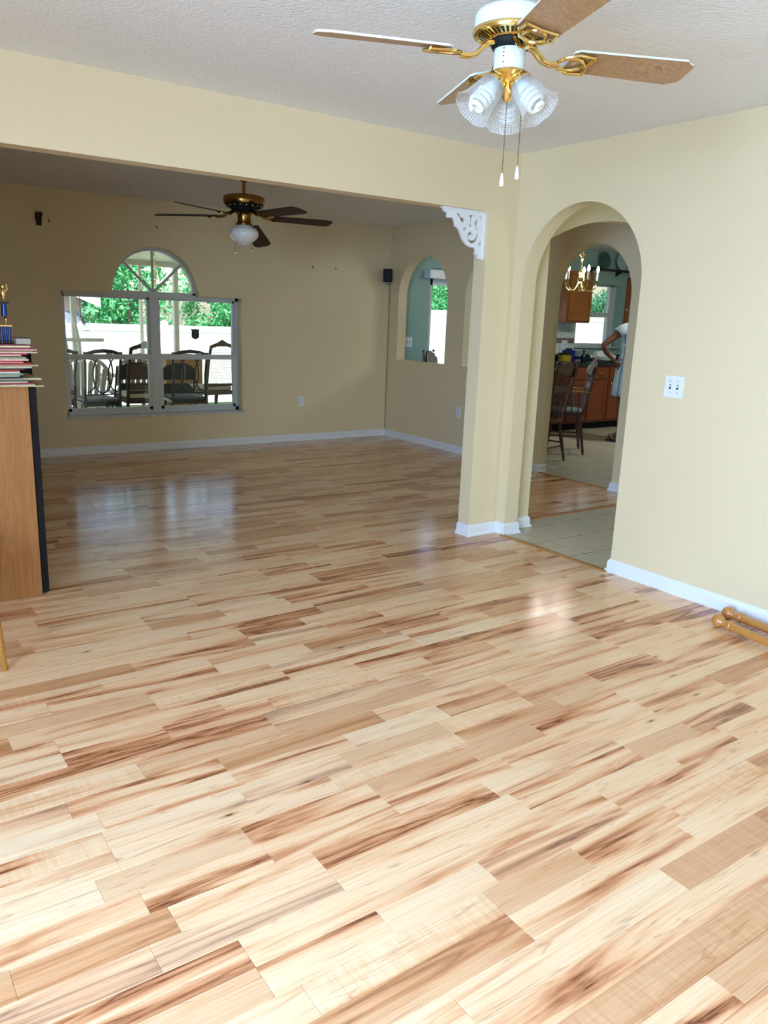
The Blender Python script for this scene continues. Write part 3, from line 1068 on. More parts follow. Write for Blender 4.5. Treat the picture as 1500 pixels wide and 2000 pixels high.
plate('light_switch', 'white double light switch on the cream wall beside the tall arched doorway', 'light switch', (-0.0005, -1.29, 1.118), PI / 2 * 3, 0.116, 0.116, 'switch')
plate('wall_outlet', 'white wall outlet under the window side of the rear cream wall', 'outlet', (0.729, YF - 0.0005, 0.456), 0, 0.07, 0.115, 'outlet')
plate('wall_outlet', 'white wall outlet below the arched pass-through openings', 'outlet', (X2 - 0.0005, 2.70, 0.445), PI / 2 * 3, 0.07, 0.115, 'outlet')
plate('light_switch', 'white double light switch on the teal wall behind the pass-through', 'light switch', (2.216, YF - 0.0005, 1.135), 0, 0.116, 0.116, 'switch')

# ------------------------------------------------------------------ two curtain poles on the floor
def pole(loc, rz, label):
    t = thing('curtain_pole', label, 'curtain pole', loc, rz, 'curtain poles lying along the wall')
    n = 48
    prof = [(0.019, 0.085), (0.019, 1.60)]
    L = MB()
    L.lathe([(0, 0.085)] + prof + [(0, 1.60)], n, Matrix.Rotation(PI / 2, 4, 'X'), lambda i, q: 1 + 0.045 * math.cos(16 * q))
    L.build('fluted_pole', M['oakx'], t, True)
    for z0, sg in ((0.0, 1), (1.685, -1)):
        fb = MB()
        pr = [(0, -0.033), (0.012, -0.031), (0.023, -0.024), (0.031, -0.012), (0.033, 0.0), (0.031, 0.012), (0.024, 0.023), (0.015, 0.031), (0.013, 0.038), (0.017, 0.042), (0.019, 0.046),
              (0.015, 0.050), (0.015, 0.056), (0.024, 0.062), (0.026, 0.070), (0.025, 0.080), (0.021, 0.0845), (0, 0.0845)]
        fb.lathe([(r, z0 + sg * z) for r, z in pr], 28, Matrix.Rotation(PI / 2, 4, 'X'))
        fb.build('ball_finial', M['oakx'], t, True)
    return t


p1 = pole((-0.238, -1.868, 0.033), math.atan2(-0.049, 0.281) * 1.0, 'fluted oak curtain pole lying further from the baseboard')
p2 = pole((-0.096, -1.832, 0.033), math.atan2(-0.030, 0.235) * 1.0, 'fluted oak curtain pole lying close against the baseboard')

# ------------------------------------------------------------------ veneered cabinet with records, trophy and a small box
cb = thing('record_cabinet', 'tall wood veneer cabinet with black front beside the wide opening', 'cabinet', (-3.22, 0.40, 0))
b = MB()
b.bx(-0.28, 0.285, -0.25, -0.228, 0.0, 1.045)
b.build('side_panel', M['veneer'], cb, bevel=0.003)
b = MB()
b.bx(-0.28, 0.285, 0.228, 0.25, 0.0, 1.045)
b.build('side_panel', M['veneer'], cb, bevel=0.003)
b = MB()
b.bx(-0.278, 0.275, -0.2275, 0.2275, 1.02, 1.044)
b.bx(-0.278, 0.275, -0.2275, 0.2275, 0.03, 0.05)
b.bx(-0.278, -0.262, -0.2275, 0.2275, 0.0505, 1.0195)
b.build('carcass', M['veneer'], cb)
b = MB()
b.bx(0.286, 0.322, -0.235, 0.25, 0.012, 1.04)
b.build('black_front', M['black'], cb, bevel=0.003)

sleeve_cols = [(196, 178, 132), (206, 196, 170), (150, 60, 50), (222, 214, 196), (90, 84, 62), (196, 184, 150), (40, 44, 52), (212, 200, 168), (120, 140, 120), (214, 210, 200),
               (182, 60, 56), (60, 42, 36), (206, 196, 176), (170, 150, 110), (168, 40, 44), (208, 150, 146), (190, 36, 40), (222, 206, 180), (170, 160, 130), (110, 56, 60), (214, 200, 176), (196, 70, 78),
               (220, 210, 190), (160, 120, 90), (206, 160, 160), (150, 66, 70), (216, 206, 170), (120, 50, 60)]
sleeve_names = ['tan', 'cream', 'dull red', 'pale cream', 'olive brown', 'tan', 'black', 'cream', 'grey green', 'off-white', 'red', 'dark brown', 'cream', 'tan', 'deep red', 'pink', 'bright red', 'cream', 'khaki',
                'maroon', 'cream', 'rose red', 'pale cream', 'brown', 'pink', 'maroon', 'cream', 'wine red']


def ordinal(k):
    return '%d%s' % (k, 'th' if 10 <= k % 100 <= 20 else {1: 'st', 2: 'nd', 3: 'rd'}.get(k % 10, 'th'))


rr = random.Random(4)
z = 1.0455
ext = [0.03, -0.01, -0.012, -0.04, -0.028, 0.02, -0.06, -0.075, -0.06, -0.07, -0.075, -0.05, -0.02, 0.012, -0.02, -0.05, -0.055, -0.03, -0.04, -0.045, -0.06, -0.03, 0.008, -0.01, 0.012, -0.004, -0.016, -0.03]
for i, cc in enumerate(sleeve_cols):
    h = rr.uniform(0.0045, 0.0085)
    t = MB()
    # two card faces joined at the spine, gently bowed at the open mouth
    t.bx(-0.157, 0.157, -0.157, 0.157, 0, 0.0012)
    t.bx(-0.157, 0.157, -0.157, 0.157, h - 0.0012, h)
    t.bx(-0.157, -0.1555, -0.157, 0.157, 0.0012, h - 0.0012)
    t.bx(-0.157, 0.157, -0.157, -0.1555, 0.0012, h - 0.0012)
    t.bx(-0.157, 0.157, 0.1555, 0.157, 0.0012, h - 0.0012)
    o = t.build('record_sleeve', mat('sleeve_%d' % i, srgb(*cc), 0.6, var=0.25, vscale=18))
    o.location = (-2.90 - 0.157 + ext[i], 0.28 + rr.uniform(-0.008, 0.008), z)
    o.rotation_euler = (0, 0, rr.uniform(-0.02, 0.02))
    hue = sleeve_names[i]
    k = len(sleeve_cols) - i
    place = 'topmost' if k == 1 else 'lowest' if i == 0 else '%s from the top' % ordinal(k)
    tag(o, '%s record sleeve, %s in the pile on the veneer cabinet' % (hue, place), 'record', 'records piled on the cabinet')
    z += h + 0.0003
ZT = z
tr = thing('trophy', 'gold and blue two-tier trophy standing on the record pile', 'trophy', (-3.006, 0.20, ZT + 0.0005), 0.0)
M['blue'] = mat('trophy_blue', srgb(24, 52, 120), 0.2, metal=0.6, var=0.3, vscale=40)
M['marbleb'] = mat('trophy_black_base', (0.01, 0.01, 0.012), 0.2)
b = MB(); b.bx(-0.025, 0.025, -0.022, 0.022, 0, 0.012); b.build('base', M['marbleb'], tr, bevel=0.002)
for sx in (-0.016, 0.0, 0.016):
    b = MB(); b.lathe([(0, 0.012), (0.0065, 0.012), (0.0065, 0.078), (0, 0.078)], 16, Matrix.Translation((sx, 0, 0))); b.build('column', M['blue'], tr, True)
b = MB(); b.bx(-0.026, 0.026, -0.022, 0.022, 0.078, 0.084); b.build('tier', M['brass'], tr)
b = MB(); b.lathe([(0, 0.084), (0.008, 0.084), (0.003, 0.092), (0.006, 0.104), (0.009, 0.114), (0.004, 0.122), (0, 0.124)], 14, Matrix.Translation((0.004, 0, 0))); b.build('cup_stem', M['brass'], tr, True)
b = MB(); b.lathe([(0, 0.124), (0.013, 0.124), (0.012, 0.18), (0, 0.18)], 16); b.build('column', M['blue'], tr, True)
b = MB(); b.bx(-0.02, 0.02, -0.018, 0.018, 0.18, 0.19); b.build('tier', M['marbleb'], tr)
b = MB()
b.lathe([(0, 0.19), (0.012, 0.19), (0.004, 0.198), (0.008, 0.212), (0.012, 0.226), (0.008, 0.238), (0.004, 0.244), (0.009, 0.250), (0.008, 0.260), (0, 0.265)], 14)
b.tube([(0.006, 0, 0.232), (0.020, 0, 0.246), (0.016, 0, 0.266)], 0.0035, 6)
b.tube([(-0.006, 0, 0.232), (-0.020, 0, 0.240), (-0.022, 0, 0.222)], 0.0035, 6)
b.build('figure', M['brass'], tr, True)
sb = thing('small_box', 'small dark card box with pale end on the record pile', 'box', (-2.945, 0.165, ZT + 0.0005), 0.0)
b = MB(); b.bx(-0.031, 0.031, -0.028, 0.028, 0, 0.026); b.build('body', mat('box_grey', srgb(176, 168, 160), 0.6), sb, bevel=0.001)
b = MB(); b.bx(-0.032, 0.032, -0.029, 0.029, 0.0262, 0.030); b.build('lid', mat('box_dark', srgb(52, 30, 30), 0.6), sb)

# ------------------------------------------------------------------ wooden chair at the edge of the front room
wc = thing('wooden_chair', 'plain golden wood chair with splayed round legs near the veneer cabinet', 'chair', (-3.475, -0.44, 0), 0.0)
for sx in (-1, 1):
    for sy in (-1, 1):
        b = MB()
        b.tube([(0.22 * sx, 0.225 * sy, 0.0), (0.205 * sx, 0.21 * sy, 0.2), (0.17 * sx, 0.175 * sy, 0.43)], [0.013, 0.018, 0.02], 14)
        b.build('leg', M['gold'], wc, True)
b = MB()
b.lathe([(0, 0.425), (0.20, 0.425), (0.218, 0.436), (0.218, 0.448), (0.205, 0.455), (0, 0.448)], 36)
b.build('seat', M['gold'], wc, True)
for k in range(5):
    b = MB()
    x = -0.14 + 0.07 * k
    b.tube([(-0.165, x * 0.9, 0.445), (-0.215, x, 0.64), (-0.255, x * 1.1, 0.84)], 0.008, 8)
    b.build('spindle', M['gold'], wc, True)
b = MB()
b.tube([(-0.235, -0.20, 0.84), (-0.262, -0.10, 0.86), (-0.268, 0, 0.865), (-0.262, 0.10, 0.86), (-0.235, 0.20, 0.84)], 0.022, 10, flat=0.6)
b.build('crest_rail', M['gold'], wc, True)
b = MB()
b.tube([(-0.19, -0.19, 0.2), (-0.19, 0.19, 0.2)], 0.009, 8)
b.tube([(0.19, -0.19, 0.2), (0.19, 0.19, 0.2)], 0.009, 8)
b.tube([(-0.19, 0, 0.2), (0.19, 0, 0.2)], 0.009, 8)
b.build('stretcher', M['gold'], wc, True)

# ------------------------------------------------------------------ antique brass ceiling fan in the rear room
f2 = thing('ceiling_fan', 'antique brass ceiling fan with dark walnut blades and a white schoolhouse globe', 'ceiling fan', (-1.05, 1.79, 2.44))
b = MB()
b.lathe([(0, 0), (0.070, 0), (0.072, -0.012), (0.060, -0.05), (0.040, -0.085), (0.020, -0.098), (0, -0.098)], 28)
b.build('canopy', M['brass_old'], f2, True)
b = MB()
b.lathe([(0, -0.09), (0.012, -0.09), (0.012, -0.18), (0.022, -0.182), (0.022, -0.19), (0, -0.19)], 16)
b.build('downrod', M['brass_old'], f2, True)
b = MB()
b.lathe([(0, -0.178), (0.05, -0.180), (0.11, -0.188), (0.145, -0.198), (0.152, -0.208), (0.152, -0.240), (0.146, -0.252), (0, -0.254)], 40)
b.build('motor_housing', M['brass_old'], f2, True)
b = MB()
b.lathe([(0, -0.2545), (0.142, -0.2545), (0.136, -0.268), (0.10, -0.285), (0.085, -0.30), (0, -0.30)], 32)
b.build('vent_ring', M['black'], f2, True)
for k in range(20):
    a = 2 * PI * k / 20
    b = MB()
    b.ball((0.138 * math.cos(a), 0.138 * math.sin(a), -0.266), 0.006, 8, 4)
    b.build('vent_bead', M['brass'], f2, True)
b = MB()
b.lathe([(0, -0.30), (0.07, -0.30), (0.074, -0.312), (0.052, -0.325), (0.048, -0.338), (0.05, -0.376), (0.058, -0.384), (0.058, -0.398), (0, -0.398)], 32)
b.build('switch_housing', M['brass_old'], f2, True)
b = MB()
b.lathe([(0.05, -0.392), (0.060, -0.406), (0.090, -0.420), (0.104, -0.440), (0.106, -0.462), (0.096, -0.486), (0.066, -0.512), (0.034, -0.532), (0.012, -0.540), (0, -0.541)], 36)
b.build('globe_shade', M['opal'], f2, True)
for k in range(5):
    a = 2.354 + k * 2 * PI / 5 - (0.2 if k == 4 else 0.0)
    droop = math.radians(13) if k == 4 else 0.0
    Rm = rotz(a) @ Matrix.Translation((0, 0, -0.335)) @ Matrix.Rotation(droop, 4, 'Y')
    piv = Rm @ Matrix.Rotation(-math.radians(11), 4, 'X')
    b = MB()
    b.prism(blade_poly(0.22, 0.69, 0.118, 0.140), 0.0, 0.006, lambda u, v, w: (u, v, w))
    b.v = [tuple(piv @ Vector(p)) for p in b.v]
    b.build('blade', M['bladed'], f2)
    b = MB()
    b.tube([Rm @ Vector(p) for p in ((0.08, 0, 0.04), (0.12, 0, 0.022), (0.16, 0, 0.002), (0.21, 0, -0.004))], [0.010, 0.010, 0.012, 0.010], 10)
    ao = b.build('blade_arm', M['brass_old'], f2, True)
    b = MB()
    T = lambda x, y: piv @ Vector((x, y, -0.005))
    b.tube([T(0.245 + 0.04 * math.cos(t), 0.036 * math.sin(t)) for t in [2 * PI * i / 18 for i in range(18)]], 0.005, 6, closed=True)
    b.build('blade_bracket', M['brass_old'], ao, True)
for x, y, z1 in ((-0.058, 0.03, -0.575), (0.046, -0.04, -0.555)):
    b = MB()
    for i in range(int((-0.36 - z1) / 0.007)):
        b.ball((x, y, -0.36 - 0.007 * i), 0.0026, 6, 4)
    co = b.build('pull_chain', M['chain'], f2)
    b = MB()
    b.lathe([(0, z1), (0.004, z1 - 0.002), (0.008, z1 - 0.014), (0.006, z1 - 0.022), (0, z1 - 0.024)], 12, Matrix.Translation((x, y, 0)))
    b.build('pull_knob', M['brass'], co, True)

# ------------------------------------------------------------------ on the rear walls
sp = thing('wall_speaker', 'small black box loudspeaker in the far corner with a cable below', 'speaker', (1.80, 3.985, 1.82), math.radians(-38))
b = MB()
b.bx(-0.05, 0.05, -0.05, 0.04, 0, 0.145)
b.build('cabinet', M['black'], sp, bevel=0.006)
b = MB()
b.bx(-0.043, 0.043, -0.058, -0.0505, 0.01, 0.135)
b.build('grille', mat('speaker_cloth', (0.02, 0.022, 0.028), 0.9), sp, bevel=0.003)
b = MB()
b.tube([(0, 0.035, 0.03), (0, 0.075, 0.02), (0, 0.10, 0.0)], 0.010, 8)
b.bx(-0.02, 0.02, -0.01, 0.02, -0.03, 0)
b.build('wall_mount', M['blackm'], sp)
b = MB()
b.tube([(X2 - 0.006, YF - 0.006, 1.83), (X2 - 0.005, YF - 0.006, 1.4), (X2 - 0.007, YF - 0.006, 0.9), (X2 - 0.006, YF - 0.006, 0.08)], 0.0028, 6)
tag(b.build('speaker_cable', mat('cable_brown', srgb(134, 118, 88), 0.6)), 'thin dark cable running down the far room corner below the speaker', 'cable')

mt = thing('wall_bracket', 'small dark wooden bracket fixed high on the rear wall left of the window', 'bracket', (-1.984, YF - 0.0005, 2.11))
b = MB()
b.prism([(-0.020, 0), (0.020, 0), (0.026, 0.07), (0.026, 0.11), (-0.026, 0.11), (-0.026, 0.07)], -0.02, 0, lambda u, v, w: (u, w, v))
b.build('back_plate', M['bladed'], mt)
b = MB()
b.prism([(-0.0205, 0.11), (-0.09, 0.11), (-0.09, 0.085), (-0.05, 0.06), (-0.0205, 0.02)], -0.018, 0.018, lambda u, v, w: (w, u, v))
b.build('arm', M['bladed'], mt, bevel=0.003)


def hook(x, z, label):
    b = MB()
    b.tube([(0, 0, 0), (0, -0.012, 0), (0, -0.020, -0.006), (0, -0.018, -0.016), (0, -0.010, -0.018)], 0.0032, 6)
    b.lathe([(0, 0), (0.007, 0), (0.006, 0.003), (0, 0.003)], 10, Matrix.Rotation(PI / 2, 4, 'X'))
    o = b.build('wall_hook', M['blackm'])
    o.location = (x, YF - 0.0003, z)
    return tag(o, label, 'hook')


hook(-1.897, 2.164, 'tiny metal hook in the rear wall beside the dark wooden bracket')
hook(-0.903, 2.196, 'tiny metal hook in the rear wall above the half-round window')
hook(0.852, 1.934, 'tiny dark hook on the bare rear wall, the one nearer the window')
hook(1.151, 1.936, 'tiny dark hook on the bare rear wall, the one nearer the corner speaker')
b = MB()
b.tube([(0, 0, 0.03), (0, 0, 0.0), (0.008, 0, -0.012), (0.002, 0, -0.02)], 0.0022, 6)
o = b.build('cup_hook', M['blackm'])
o.location = (X2 + 0.06, 3.40, 2.078)
tag(o, 'small dark cup hook in the head of the far arched pass-through', 'hook')

# badge stuck on the right upper pane
bd = [(-0.043, 0.052), (-0.05, 0.045), (-0.04, 0.03), (-0.043, -0.02), (-0.034, -0.042), (0, -0.056), (0.034, -0.042), (0.043, -0.02), (0.04, 0.03), (0.05, 0.045), (0.043, 0.052), (0.02, 0.048), (0, 0.054), (-0.02, 0.048)]
b = MB()
b.prism(bd, 0, 0.0015, lambda u, v, w: (u, w, v))
o = b.build('window_sticker', mat('sticker_back', srgb(60, 70, 66), 0.7))
o.location = (-0.467, fy0 + 0.0425, 1.176)
tag(o, 'dark shield-shaped badge sticker on the upper window pane', 'sticker')

# dark cabinet standing against the rear wall behind the record cabinet
dk = thing('dark_cabinet', 'narrow black cabinet standing near the rear wall behind the record cabinet', 'cabinet', (-2.48, 3.86, 0))
b = MB()
b.bx(-0.27, 0.27, -0.2, 0.2, 0.0, 1.0)
b.build('body', M['black'], dk, bevel=0.004)
for sx in (-0.135, 0.135):
    b = MB()
    b.bx(sx - 0.125, sx + 0.125, -0.215, -0.2005, 0.06, 0.96)
    d = b.build('door', M['black'], dk, bevel=0.004)
    b = MB()
    b.ball((sx - 0.10 * (1 if sx > 0 else -1), -0.225, 0.55), 0.012, 10, 6)
    b.build('knob', M['blackm'], d, True)

# ------------------------------------------------------------------ patio behind the rear window
M['concrete'] = mat('patio_concrete', srgb(176, 172, 164), 0.85, var=0.12, vscale=3, bump=0.2, bscale=40)
M['lawn'] = mat('lawn_ground', srgb(120, 140, 84), 0.95, var=0.3, vscale=2)
M['vinyl'] = mat('fence_vinyl', srgb(226, 240, 240), 0.35, var=0.02)
M['paint'] = mat('patio_white_paint', srgb(226, 226, 220), 0.5, var=0.04)
M['cane'] = mat('cane_weave', srgb(122, 92, 62), 0.6)
M['walnut'] = wood('chair_walnut', srgb(58, 34, 22), srgb(98, 62, 42), (16, 16, 2), 0.4)
M['cushion'] = mat('pale_cushion', srgb(214, 206, 178), 0.85, var=0.06, bump=0.2)
M['navy'] = mat('navy_vinyl', srgb(16, 26, 52), 0.4, var=0.1)
M['card'] = mat('cardboard', srgb(186, 138, 88), 0.85, var=0.06)
M['grey_chair'] = mat('weathered_resin', srgb(206, 204, 198), 0.6, var=0.08)
b = MB()
b.bx(-6.5, 5.2, YF + 0.2, 7.4, -0.25, -0.03)
tag(b.build('patio_slab', M['concrete']), 'pale concrete patio slab behind the rear window', kind='structure')
b = MB()
b.bx(-30, 45, 7.4, 50, -0.6, -0.38)
b.bx(5.2, 45, YF + 0.2, 7.4, -0.6, -0.38)
tag(b.build('garden_ground', M['lawn']), 'garden ground behind the house', kind='structure')

# patio roof with board ceiling and beam
PX0, PX1 = -4.0, 2.2
pr = tag(win_struct('patio_roof'), 'white patio roof of boards on square posts', 'roof')
nb = 15
for k in range(nb):
    a, c2 = YF + 0.22 + (7.3 - YF - 0.22) * k / nb, YF + 0.22 + (7.3 - YF - 0.22) * (k + 1) / nb - 0.012
    za, zc = 2.36 - 0.33 * k / nb, 2.36 - 0.33 * (k + 1) / nb
    b = MB()
    b.prism([(a, za), (c2, zc), (c2, zc + 0.03), (a, za + 0.03)], PX0, PX1, lambda u, v, w: (w, u, v))
    b.build('roof_board', M['paint'], pr)
b = MB()
b.prism([(YF + 0.2, 2.41), (7.35, 2.08), (7.35, 2.10), (YF + 0.2, 2.43)], PX0, PX1, lambda u, v, w: (w, u, v))
b.build('roof_sheet', M['paint'], pr)
b = MB()
b.bx(PX0, PX1, 7.22, 7.34, 1.98, 2.12)
b.build('beam', M['paint'], pr)
for x in (-3.6, -0.93, -0.03, 0.47, 2.1):
    b = MB()
    w = 0.032 if x != -0.03 else 0.02
    b.bx(x - w, x + w, 7.25, 7.25 + 2 * w, -0.03, 1.98)
    b.build('post', M['paint'], pr)
b = MB()
for k in range(16):
    zz = 2.30 - 0.055 * k
    ang = PI / 2 * (k % 2)
    ps = [Vector((0.014 * math.cos(t), 0, 0.034 * math.sin(t))) for t in [2 * PI * i / 10 for i in range(10)]]
    b.tube([tuple(rotz(ang) @ p + Vector((-0.565, 5.15, zz))) for p in ps], 0.004, 6, closed=True)
b.v = list(b.v)
tag(b.build('hanging_chain', M['brass']), 'pale brass chain hanging from the patio roof outside the half-round window', 'chain')

# white vinyl fence, panel by panel
def vinyl_fence(label, k0, k1, h, dx=0.0):
    fence = thing('vinyl_fence', label, 'fence', (dx, 11.0, -0.4))
    for k in range(k0, k1):
        x0 = -0.2 + 1.83 * k
        b = MB(); b.bx(x0 - 0.06, x0 + 0.06, -0.06, 0.06, 0, h + 0.04); po = b.build('post', M['vinyl'], fence)
        b = MB(); b.lathe([(0.09, h + 0.04), (0.09, h + 0.055), (0, h + 0.1)], 4, Matrix.Translation((x0, 0, 0)) @ rotz(PI / 4)); b.build('post_cap', M['vinyl'], po)
        b = MB(); b.bx(x0 + 0.06, x0 + 1.77, -0.025, 0.025, h - 0.12, h); b.build('top_rail', M['vinyl'], fence)
        b = MB(); b.bx(x0 + 0.06, x0 + 1.77, -0.025, 0.025, 0.05, 0.20); b.build('bottom_rail', M['vinyl'], fence)
        for i in range(10):
            xa = x0 + 0.062 + 0.1706 * i
            b = MB()
            b.bx(xa, xa + 0.1690, -0.012, 0.012, 0.20, h - 0.12)
            b.build('picket', M['vinyl'], fence)


vinyl_fence('lower white vinyl fence behind the patio chairs', -4, 2, 1.52)
vinyl_fence('taller white vinyl fence seen from the nook door and kitchen window', 2, 12, 2.02, 0.07)

# garden shed past the fence
sh = thing('garden_shed', 'pink and grey timber garden shed with pale roof edge past the fence', 'shed', (-0.62, 12.9, -0.4))
M['shed'] = mat('shed_siding', srgb(196, 168, 158), 0.8, var=0.08)
M['sheddoor'] = mat('shed_door', srgb(110, 124, 150), 0.7)
M['roofing'] = mat('shed_roof', srgb(120, 116, 116), 0.9)
b = MB()
b.prism([(-1.6, 0), (1.05, 0), (1.05, 2.02), (-0.27, 2.55), (-1.6, 2.02)], -0.8, 1.2, lambda u, v, w: (u, w, v))
b.build('walls', M['shed'], sh)
for k in range(13):
    x = -1.6 + 0.2 * k + 0.1
    b = MB()
    b.bx(x - 0.012, x + 0.012, -0.81, -0.8, 1.75, 2.0)
    b.build('batten', M['shed'], sh)
b = MB(); b.bx(-1.3, 0.98, -0.84, -0.8005, 0.05, 1.72); b.build('door', M['sheddoor'], sh)
for s in (-1, 1):
    b = MB()
    e = 1.45 if s > 0 else 1.6
    b.prism([(-0.27, 2.60), (-0.27 + s * (1.32 + 0.25), 2.60 - 0.63), (-0.27 + s * (1.32 + 0.25), 2.52 - 0.63), (-0.27, 2.52)], -1.05, 1.3, lambda u, v, w: (u, w, v))
    b.build('roof_slope', M['roofing'], sh)
    b = MB()
    b.prism([(-0.27, 2.62), (-0.27 + s * 1.60, 2.62 - 0.64), (-0.27 + s * 1.60, 2.44 - 0.64), (-0.27, 2.44)], -1.08, -1.052, lambda u, v, w: (u, w, v))
    b.build('barge_board', M['paint'], sh)

# trees beyond the fence
def leaf_mat(name, c1, c2):
    t = NT(name)
    at = t.n('Attribute', attribute_name='leaf')
    t.l(t.ramp(at.outputs['Fac'], [(0, c1), (1, c2)]), t.b.inputs['Base Color'])
    t.b.inputs['Roughness'].default_value = 0.6
    tl = t.n('BsdfTranslucent')
    t.l(t.ramp(at.outputs['Fac'], [(0, c1), (1, c2)]), tl.inputs[0])
    mx = t.n('MixShader')
    mx.inputs[0].default_value = 0.35
    t.l(t.b.outputs[0], mx.inputs[1])
    t.l(tl.outputs[0], mx.inputs[2])
    t.l(mx.outputs[0], t.out.inputs[0])
    return t.m


LEAF = [leaf_mat('leaf_bright', srgb(50, 146, 96), srgb(130, 214, 150)), leaf_mat('leaf_deep', srgb(36, 120, 92), srgb(110, 196, 146))]
M['bark'] = mat('bark', srgb(120, 108, 92), 0.9, var=0.25, bump=0.4)


def crown_mesh(seed, n, rx, rz, m):
    r = random.Random(seed)
    clumps = []
    for k in range(26):
        a, e, q = r.uniform(0, 2 * PI), r.uniform(-0.9, 1.2), r.uniform(0.45, 0.95)
        clumps.append((Vector((rx * q * math.cos(a) * math.cos(e), rx * q * math.sin(a) * math.cos(e), rz * q * math.sin(e))), r.uniform(0.28, 0.5) * rx))
    vs, fs, sh_ = [], [], []
    for i in range(n):
        c0, cr = clumps[r.randrange(len(clumps))]
        d = Vector((r.gauss(0, 1), r.gauss(0, 1), r.gauss(0, 1))).normalized() * cr * (r.random() ** 0.4)
        c = c0 + d
        nrm = (d.normalized() * 0.6 + Vector((r.uniform(-1, 1), r.uniform(-1, 1), r.uniform(-0.2, 1)))).normalized()
        u = nrm.orthogonal().normalized()
        u = Matrix.Rotation(r.uniform(0, 2 * PI), 3, nrm) @ u
        v = nrm.cross(u)
        L, W = r.uniform(0.07, 0.13), r.uniform(0.03, 0.06)
        o = len(vs)
        vs += [c - u * L, c + v * W + nrm * 0.012, c + u * L, c - v * W + nrm * 0.012]
        fs.append((o, o + 1, o + 2, o + 3))
        sh_.append(r.random())
    me = bpy.data.meshes.new('foliage')
    me.from_pydata([tuple(p) for p in vs], [], fs)
    at = me.attributes.new('leaf', 'FLOAT', 'FACE')
    at.data.foreach_set('value', sh_)
    me.materials.append(m)
    return me


crowns = [crown_mesh(1, 5200, 1.5, 2.0, LEAF[0]), crown_mesh(2, 5200, 1.6, 1.8, LEAF[1]), crown_mesh(3, 4200, 1.3, 2.2, LEAF[0])]
tlab = ['bright green tree', 'deep green tree', 'slim green tree']
rt_ = random.Random(9)
spots = [(1.75 + 3.05 * i, 13.4 + 0.3 * (i % 2), (2, 0, 1)[i % 3]) for i in range(7)] + [(-1.7 + 3.5 * i, 17.4 + 0.3 * (i % 2), (0, 1, 2, 1)[i % 4]) for i in range(8)]
for i, (x, y, k) in enumerate(spots):
    s = rt_.uniform(0.70, 0.76) * (1.12 if y > 16 else 1.0)
    row = 'front row' if i < 7 else 'rear row'
    t = thing('garden_tree', '%s beyond the fence, %s of the %s counting from the shed' % (tlab[k], ordinal((i if i < 7 else i - 7) + 1), row), 'tree', (x, y, -0.39), rt_.uniform(0, 6), 'trees beyond the fence')
    t.scale = (s, s, s)
    fo = bpy.data.objects.new('foliage', crowns[k])
    COL.objects.link(fo)
    fo.parent = t
    fo.location = (0, 0, 2.35)
    b = MB()
    b.tube([(0, 0, 0), (0.05, 0.02, 0.9), (-0.04, 0.05, 1.8), (0.05, 0, 3.0)], [0.12, 0.09, 0.07, 0.03], 8)
    b.tube([(0.0, 0.03, 1.3), (0.4, 0.1, 2.0), (0.7, 0.2, 2.6)], [0.06, 0.045, 0.02], 6)
    b.tube([(0.0, 0.03, 1.5), (-0.35, -0.2, 2.1), (-0.7, -0.3, 2.7)], [0.05, 0.04, 0.02], 6)
    b.build('trunk', M['bark'], t, True)

# ------------------------------------------------------------------ chairs stored on the patio
PZ = -0.03
def ring_chair(loc, rz, label):
    """black metal chair; back towards local -y, interlaced rings between bowed posts"""
    t = thing('ring_back_chair', label, 'chair', loc, rz, 'black ring-back chairs on the patio')
    for sx in (-1, 1):
        b = MB()
        b.tube([(0.195 * sx, -0.25, 0), (0.192 * sx, -0.215, 0.25), (0.19 * sx, -0.20, 0.45), (0.185 * sx, -0.225, 0.72), (0.195 * sx, -0.27, 0.98)], 0.020, 8, flat=0.8)
        b.build('back_post', M['blackm'], t, True)
        b = MB()
        b.tube([(0.185 * sx, 0.22, 0), (0.185 * sx, 0.205, 0.25), (0.185 * sx, 0.20, 0.45)], 0.016, 8)
        b.build('leg', M['blackm'], t, True)
        b = MB()
        b.tube([(0.19 * sx, -0.205, 0.24), (0.19 * sx, -0.14, 0.33), (0.19 * sx, -0.05, 0.42)], 0.009, 6)
        b.build('brace', M['blackm'], t, True)
    b = MB()
    b.tube([(-0.19, -0.265, 0.955), (-0.1, -0.285, 0.985), (0, -0.29, 0.995), (0.1, -0.285, 0.985), (0.19, -0.265, 0.955)], 0.02, 8)
    b.build('crest_rail', M['blackm'], t, True)
    b = MB()
    b.tube([(-0.188, -0.208, 0.525), (0.188, -0.208, 0.525)], 0.008, 6)
    b.build('lower_rail', M['blackm'], t, True)
    yy = lambda z: -0.205 - 0.075 * max(0, (z - 0.5) / 0.5) ** 1.4
    for cx, rx, rzz in ((0.0, 0.105, 0.205), (-0.165, 0.105, 0.195), (0.165, 0.105, 0.195)):
        pts = []
        for i in range(25):
            a = 2 * PI * i / 24
            x, z = cx + rx * math.cos(a), 0.745 + rzz * math.sin(a)
            pts.append((x, yy(z) - (0.006 if cx == 0 else 0), z))
        if cx:
            pts = [p for p in pts if abs(p[0]) < 0.186]
            pts = sorted(pts, key=lambda p: math.atan2(p[2] - 0.745, (p[0] - cx) * (1 if cx < 0 else -1)))
        b = MB()
        b.tube(pts if cx else pts[:-1], 0.0088, 6, closed=not cx)
        b.build('back_ring', M['blackm'], t, True)
    b = MB()
    b.bx(-0.20, 0.20, -0.20, 0.21, 0.40, 0.44)
    b.build('seat_frame', M['blackm'], t, bevel=0.005)
    b = MB()
    b.bx(-0.195, 0.195, -0.19, 0.205, 0.4405, 0.475)
    b.build('seat_cushion', mat('ring_seat', srgb(96, 104, 104), 0.45), t, bevel=0.014)
    return t


